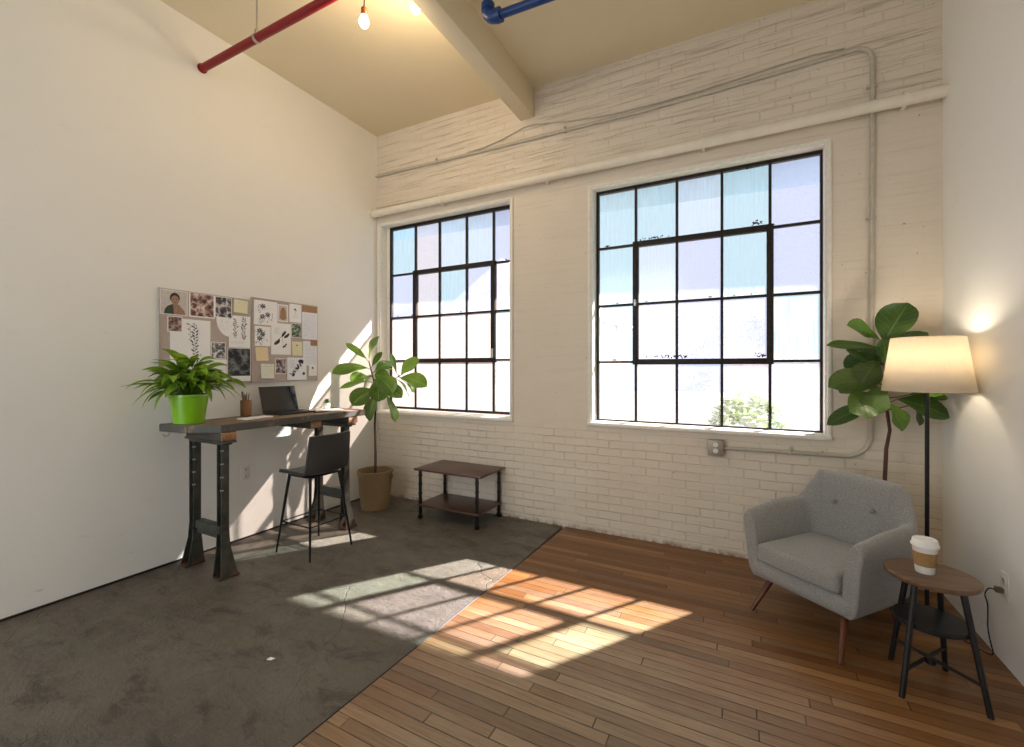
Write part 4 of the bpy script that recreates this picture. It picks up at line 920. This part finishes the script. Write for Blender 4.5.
for (tx, ty, wx, wy) in ((-.21, -.20, .035, 3.115), (.21, -.20, .425, 2.752), (-.21, .18, .445, 3.63), (.21, .22, .765, 3.25)):
    dx, dy = wx-.445, wy-3.245; fx, fy = dx*cos(R(39))-dy*sin(R(39)), dx*sin(R(39))+dy*cos(R(39))
    bm = B(); tube(bm, [(fx, fy, 0), (fx+(tx-fx)*.02, fy+(ty-fy)*.02, .004), (tx, ty, .19)], [.0105, .012, .021], 14); obj('leg', bm, 'walnut', ac)
# ------------------------------------------------------------------ side table and cup
sd = thing('side_table', 'small round side table with a walnut top and black legs, right of the armchair', 'side table', (.775, 2.765, 0), R(3))
bm = B(); lathe(bm, [(.158, .508), (.167, .510), (.172, .518), (.172, .528), (.168, .532)], seg=56); obj('table_top', bm, 'side', sd)
bm = B(); lathe(bm, [(.136, .300), (.140, .304), (.140, .318), (.136, .322)], seg=40); obj('shelf', bm, 'blackwood', sd)
ft = {}
for i, (fx, fy) in enumerate(((-.152, -.150), (.148, -.146), (.112, .168), (-.105, .160))):
    tx, ty = fx*.55, fy*.55; bm = B(); tube(bm, [(fx, fy, 0), (tx, ty, .509)], [.0115, .0135], 12); obj('leg', bm, 'blackwood', sd); ft[i] = (fx*(1-.45*.12/.509), fy*(1-.45*.12/.509))
bm = B(); tube(bm, [(*ft[0], .12), (*ft[2], .12)], .008, 8); tube(bm, [(*ft[1], .122), (*ft[3], .122)], .008, 8); lathe(bm, [(.02, .108), (.02, .134)], seg=14); obj('stretcher', bm, 'blackwood', sd)
bm = B(); tube(bm, [(-.083, -.082, .50), (.062, .092, .50)], .010, 8); tube(bm, [(.082, -.080, .50), (-.058, .088, .50)], .010, 8); obj('top_frame', bm, 'blackwood', sd)
cf = thing('coffee_cup', 'white takeaway coffee cup with a brown sleeve on the side table', 'cup', (.755, 2.77, .532))
bm = B(); lathe(bm, [(.030, 0), (.031, .002), (.041, .128), (.042, .130), (.039, .130)], seg=36, cap1=True); cb = obj('cup_body', bm, 'cup', cf); cf.scale = (1.15, 1.15, 1.02)
bm = B(); lathe(bm, [(.0335, .034), (.0345, .034), (.0410, .098), (.0398, .098)], seg=36, cap0=False, cap1=False); obj('sleeve', bm, 'sleeve', cf)
bm = B(); lathe(bm, [(.0425, .122), (.0455, .124), (.0455, .131), (.0425, .135), (.040, .152), (.037, .156), (.034, .152), (.001, .151)], seg=36, cap0=True, cap1=False); obj('lid', bm, 'lid', cf)
# ------------------------------------------------------------------ floor lamp
lx, ly = .938, 3.405
fl = thing('floor_lamp', 'lit floor lamp with a tapered white shade on a black pole behind the armchair', 'floor lamp', (lx, ly, 0))
bm = B(); lathe(bm, [(.110, 0), (.112, .004), (.110, .014), (.02, .022), (.012, .03)], seg=36); obj('base', bm, 'black', fl)
bm = B(); tube(bm, [(0, 0, .02), (0, 0, 1.42)], .0105, 16); obj('pole', bm, 'black', fl)
bm = B(); lathe(bm, [(.206, 1.364), (.163, 1.678)], seg=64, cap0=False, cap1=False); sh = obj('shade', bm, 'shade', fl, mods=(('SOLIDIFY', dict(thickness=.0016, offset=0)),))
bm = B()
for r_, z_ in ((.206, 1.366), (.163, 1.676)): tube(bm, [(r_*cos(2*pi*k/48), r_*sin(2*pi*k/48), z_) for k in range(49)], .0022, 6, False)
obj('hem', bm, 'shade', sh)
bm = B()
for k in range(3): a = 2*pi*k/3+.5; tube(bm, [(.015*cos(a), .015*sin(a), 1.655), (.163*cos(a), .163*sin(a), 1.662)], .0018, 6)
tube(bm, [(.016*cos(2*pi*k/12), .016*sin(2*pi*k/12), 1.655) for k in range(13)], .0018, 6, False); tube(bm, [(0.016, 0, 1.655), (.012, 0, 1.43)], .0016, 6); tube(bm, [(-.016, 0, 1.655), (-.012, 0, 1.43)], .0016, 6)
obj('shade_carrier', bm, 'black', fl)
bm = B(); lathe(bm, [(.017, 1.41), (.019, 1.415), (.019, 1.455), (.014, 1.46)], seg=18); obj('socket', bm, 'black', fl)
bm = B(); lathe(bm, [(.014, 1.458), (.018, 1.475), (.028, 1.50), (.030, 1.52), (.024, 1.54), (.0, 1.55)], seg=20, cap1=False); obj('bulb', bm, 'lbulb', fl)
ld = bpy.data.lights.new('lamp_light', 'POINT'); ld.energy = 4.5; ld.color = (1, .86, .68); ld.shadow_soft_size = .035
lo = bpy.data.objects.new('lamp_light', ld); COL.objects.link(lo); lo.location = (lx, ly, 1.60)
outlet('wall_outlet', XR, 3.125, .405, -1, 'pale double outlet on the right wall behind the side table')
pc = thing('lamp_cord', 'black plug and cord hanging from the outlet on the right wall', 'cord', (XR, 3.125, .378))
bm = B(); box(bm, -.040, -.0098, -.014, .014, -.012, .014, .004); obj('plug', bm, 'bronze', pc)
bm = B(); pts = [(-.038, .005, -.002), (-.055, .02, -.008), (-.060, .045, -.05), (-.040, .075, -.11), (-.030, .10, -.18), (-.028, .105, -.25), (-.022, .09, -.32), (-.024, .06, -.355), (-.035, .08, -.372), (-.07, .14, -.373), (-.11, .20, -.373)]
sp = []
for i in range(len(pts)-1):
    p = [Vector(pts[max(0, min(len(pts)-1, i+k))]) for k in (-1, 0, 1, 2)]
    for j in range(5):
        u_ = j/5; sp.append(.5*((2*p[1])+(p[2]-p[0])*u_+(2*p[0]-5*p[1]+4*p[2]-p[3])*u_*u_+(3*p[1]-p[0]-3*p[2]+p[3])*u_**3))
sp.append(Vector(pts[-1])); tube(bm, sp, .0032, 6); obj('cable', bm, 'cord', pc)
# small litter on the concrete
bm = B(); v = [bm.verts.new(p) for p in ((-.022, -.008, .002), (-.004, -.018, .010), (.006, -.004, .002), (.026, .004, .014), (.014, .018, .003), (-.002, .008, .008), (-.018, .014, .002))]
bm.faces.new((v[0], v[1], v[2], v[5])); bm.faces.new((v[2], v[3], v[4], v[5])); bm.faces.new((v[0], v[5], v[6]))
o = obj('paper_scrap', bm, 'paper', smooth=False, mods=(('SOLIDIFY', dict(thickness=.001)),)); o.location = (-2.155, 1.43, .0); tag(o, 'white scrap of torn paper lying on the concrete floor', 'paper scrap')
# ------------------------------------------------------------------ outside
bm = B(); box(bm, -30, 30, YB+TH, 60, -1.6, -1.5); struct('ground', bm, 'asphalt', label='pale ground outside the windows', smooth=False)
bm = B(); n_ = 24
pr = [(YB+TH, 0), (5.17, 0), (5.17, .10), (YB+TH, .16)]
A = [bm.verts.new((2.0, y, 3.235+z)) for y, z in pr]; C = [bm.verts.new((-5.5, y, 3.49+z)) for y, z in pr]
bm.faces.new(A); bm.faces.new(list(reversed(C)))
for k in range(4): bm.faces.new((A[k], A[(k+1) % 4], C[(k+1) % 4], C[k]))
struct('canopy', bm, 'canopy', label='pale blue canopy outside above the windows', smooth=False)
bb = thing('brick_building', 'red brick building with a grey downpipe seen through the left panes', 'building', (-4.6, 10.5, -1.5))
bm = B(); box(bm, -3.2, 1.05, 0, 5, 0, 4.3); obj('walls', bm, 'outred', bb, smooth=False)
bm = B(); p_ = [(-3.5, 4.3), (1.35, 4.3), (-1.1, 5.9)]
A = [bm.verts.new((x, -.3, z)) for x, z in p_]; C = [bm.verts.new((x, 5.3, z)) for x, z in p_]
bm.faces.new(A); bm.faces.new(list(reversed(C))); [bm.faces.new((A[k], A[(k+1) % 3], C[(k+1) % 3], C[k])) for k in range(3)]
obj('roof', bm, 'outroof', bb, smooth=False)
bm = B(); tube(bm, [(.45, -.1, 0), (.45, -.1, 4.3)], .09, 10); obj('downpipe', bm, 'outgrey', bb)
for x in (-2.2, -.7):
    bm = B(); box(bm, x-.4, x+.4, -.03, .02, 1.6, 3.0); obj('window', bm, 'outroof', bb, smooth=False)
gb = thing('grey_building', 'pale grey building far outside behind the bush', 'building', (2.4, 20, -1.5))
bm = B(); box(bm, -3, 7, 0, 6, 0, 3.2); obj('walls', bm, 'outgrey', gb, smooth=False)
bm = B(); box(bm, -3.3, 7.3, -.3, 6.3, 3.2, 3.5); obj('roof', bm, 'outroof', gb, smooth=False)
bs = thing('bush', 'round green bush outside the big window', 'bush', (.02, 8.0, -1.5))
bm = B(); rr = random.Random(8)
for i in range(900):
    z = rr.uniform(-1, 1); a = rr.uniform(0, 6.28); r_ = sqrt(1-z*z)*rr.uniform(.8, 1)
    leaf(bm, (.55*r_*cos(a), .55*r_*sin(a), 1.55+1.0*z), a+rr.uniform(-1, 1), rr.uniform(-.5, .8), .22, .13, .6, 'lance', 3, 2)
obj('foliage', bm, 'bush', bs); bm = B(); tube(bm, [(0, 0, 0), (0, 0, 1.2)], .08, 8); obj('stem', bm, 'bark', bs)
# ------------------------------------------------------------------ light
sun = bpy.data.lights.new('sun', 'SUN'); sun.energy = 24; sun.angle = R(.9); sun.color = (1, .93, .82)
so = bpy.data.objects.new('sun', sun); COL.objects.link(so); so.rotation_euler = Vector((-.68, -1, -1.01)).to_track_quat('-Z', 'Y').to_euler()
w = bpy.data.worlds.new('sky_and_fill'); SC.world = w; w.use_nodes = True; nt = w.node_tree; nt.nodes.clear()
tc = nt.nodes.new('ShaderNodeTexCoord'); sp = nt.nodes.new('ShaderNodeSeparateXYZ'); nt.links.new(tc.outputs['Generated'], sp.inputs[0])
mr = nt.nodes.new('ShaderNodeMapRange'); nt.links.new(sp.outputs[1], mr.inputs['Value']); mr.inputs['From Min'].default_value = -.3; mr.inputs['From Max'].default_value = .3
mx = nt.nodes.new('ShaderNodeMixRGB'); nt.links.new(mr.outputs[0], mx.inputs['Fac'])
mx.inputs['Color1'].default_value = (2.45, 2.60, 2.72, 1); mx.inputs['Color2'].default_value = (.74, .83, .94, 1)  # rear half is an added fill light, brighter than the window side
bg = nt.nodes.new('ShaderNodeBackground'); nt.links.new(mx.outputs[0], bg.inputs['Color']); bg.inputs['Strength'].default_value = 1.0
ou = nt.nodes.new('ShaderNodeOutputWorld'); nt.links.new(bg.outputs[0], ou.inputs['Surface'])
for nm, W in (('window_portal', W1), ('window_portal', W2)):
    ld = bpy.data.lights.new(nm, 'AREA'); ld.shape = 'RECTANGLE'; ld.size = W[1]-W[0]; ld.size_y = W[3]-W[2]; ld.cycles.is_portal = True
    lo = bpy.data.objects.new(nm, ld); COL.objects.link(lo); lo.location = ((W[0]+W[1])/2, YB+TH+.01, (W[2]+W[3])/2); lo.rotation_euler = (R(-90), 0, 0)
ld = bpy.data.lights.new('room_portal', 'AREA'); ld.shape = 'RECTANGLE'; ld.size = 2.6; ld.size_y = 3.7; ld.cycles.is_portal = True
lo = bpy.data.objects.new('room_portal', ld); COL.objects.link(lo); lo.location = (-2.6, YF-.16, 1.85); lo.rotation_euler = (R(90), 0, 0)
# ------------------------------------------------------------------ camera
cd = bpy.data.cameras.new('camera'); cam = bpy.data.objects.new('camera', cd); COL.objects.link(cam)
cam.location = (0, 0, 1.5); cam.rotation_euler = (R(90), 0, R(27.8)); cd.sensor_width = 36; cd.lens = 442/1024*36; cd.shift_y = -5.5/1024; cd.clip_start = .05
SC.camera = cam
vs_ = SC.view_settings; vs_.view_transform = 'Standard'; vs_.look = 'None'; vs_.gamma = 1; vs_.exposure = .28; vs_.use_curve_mapping = False
SC.cycles.max_bounces = 10; SC.cycles.diffuse_bounces = 6; SC.cycles.transparent_max_bounces = 12; SC.cycles.sample_clamp_indirect = 6
SC.cycles.use_denoising = True
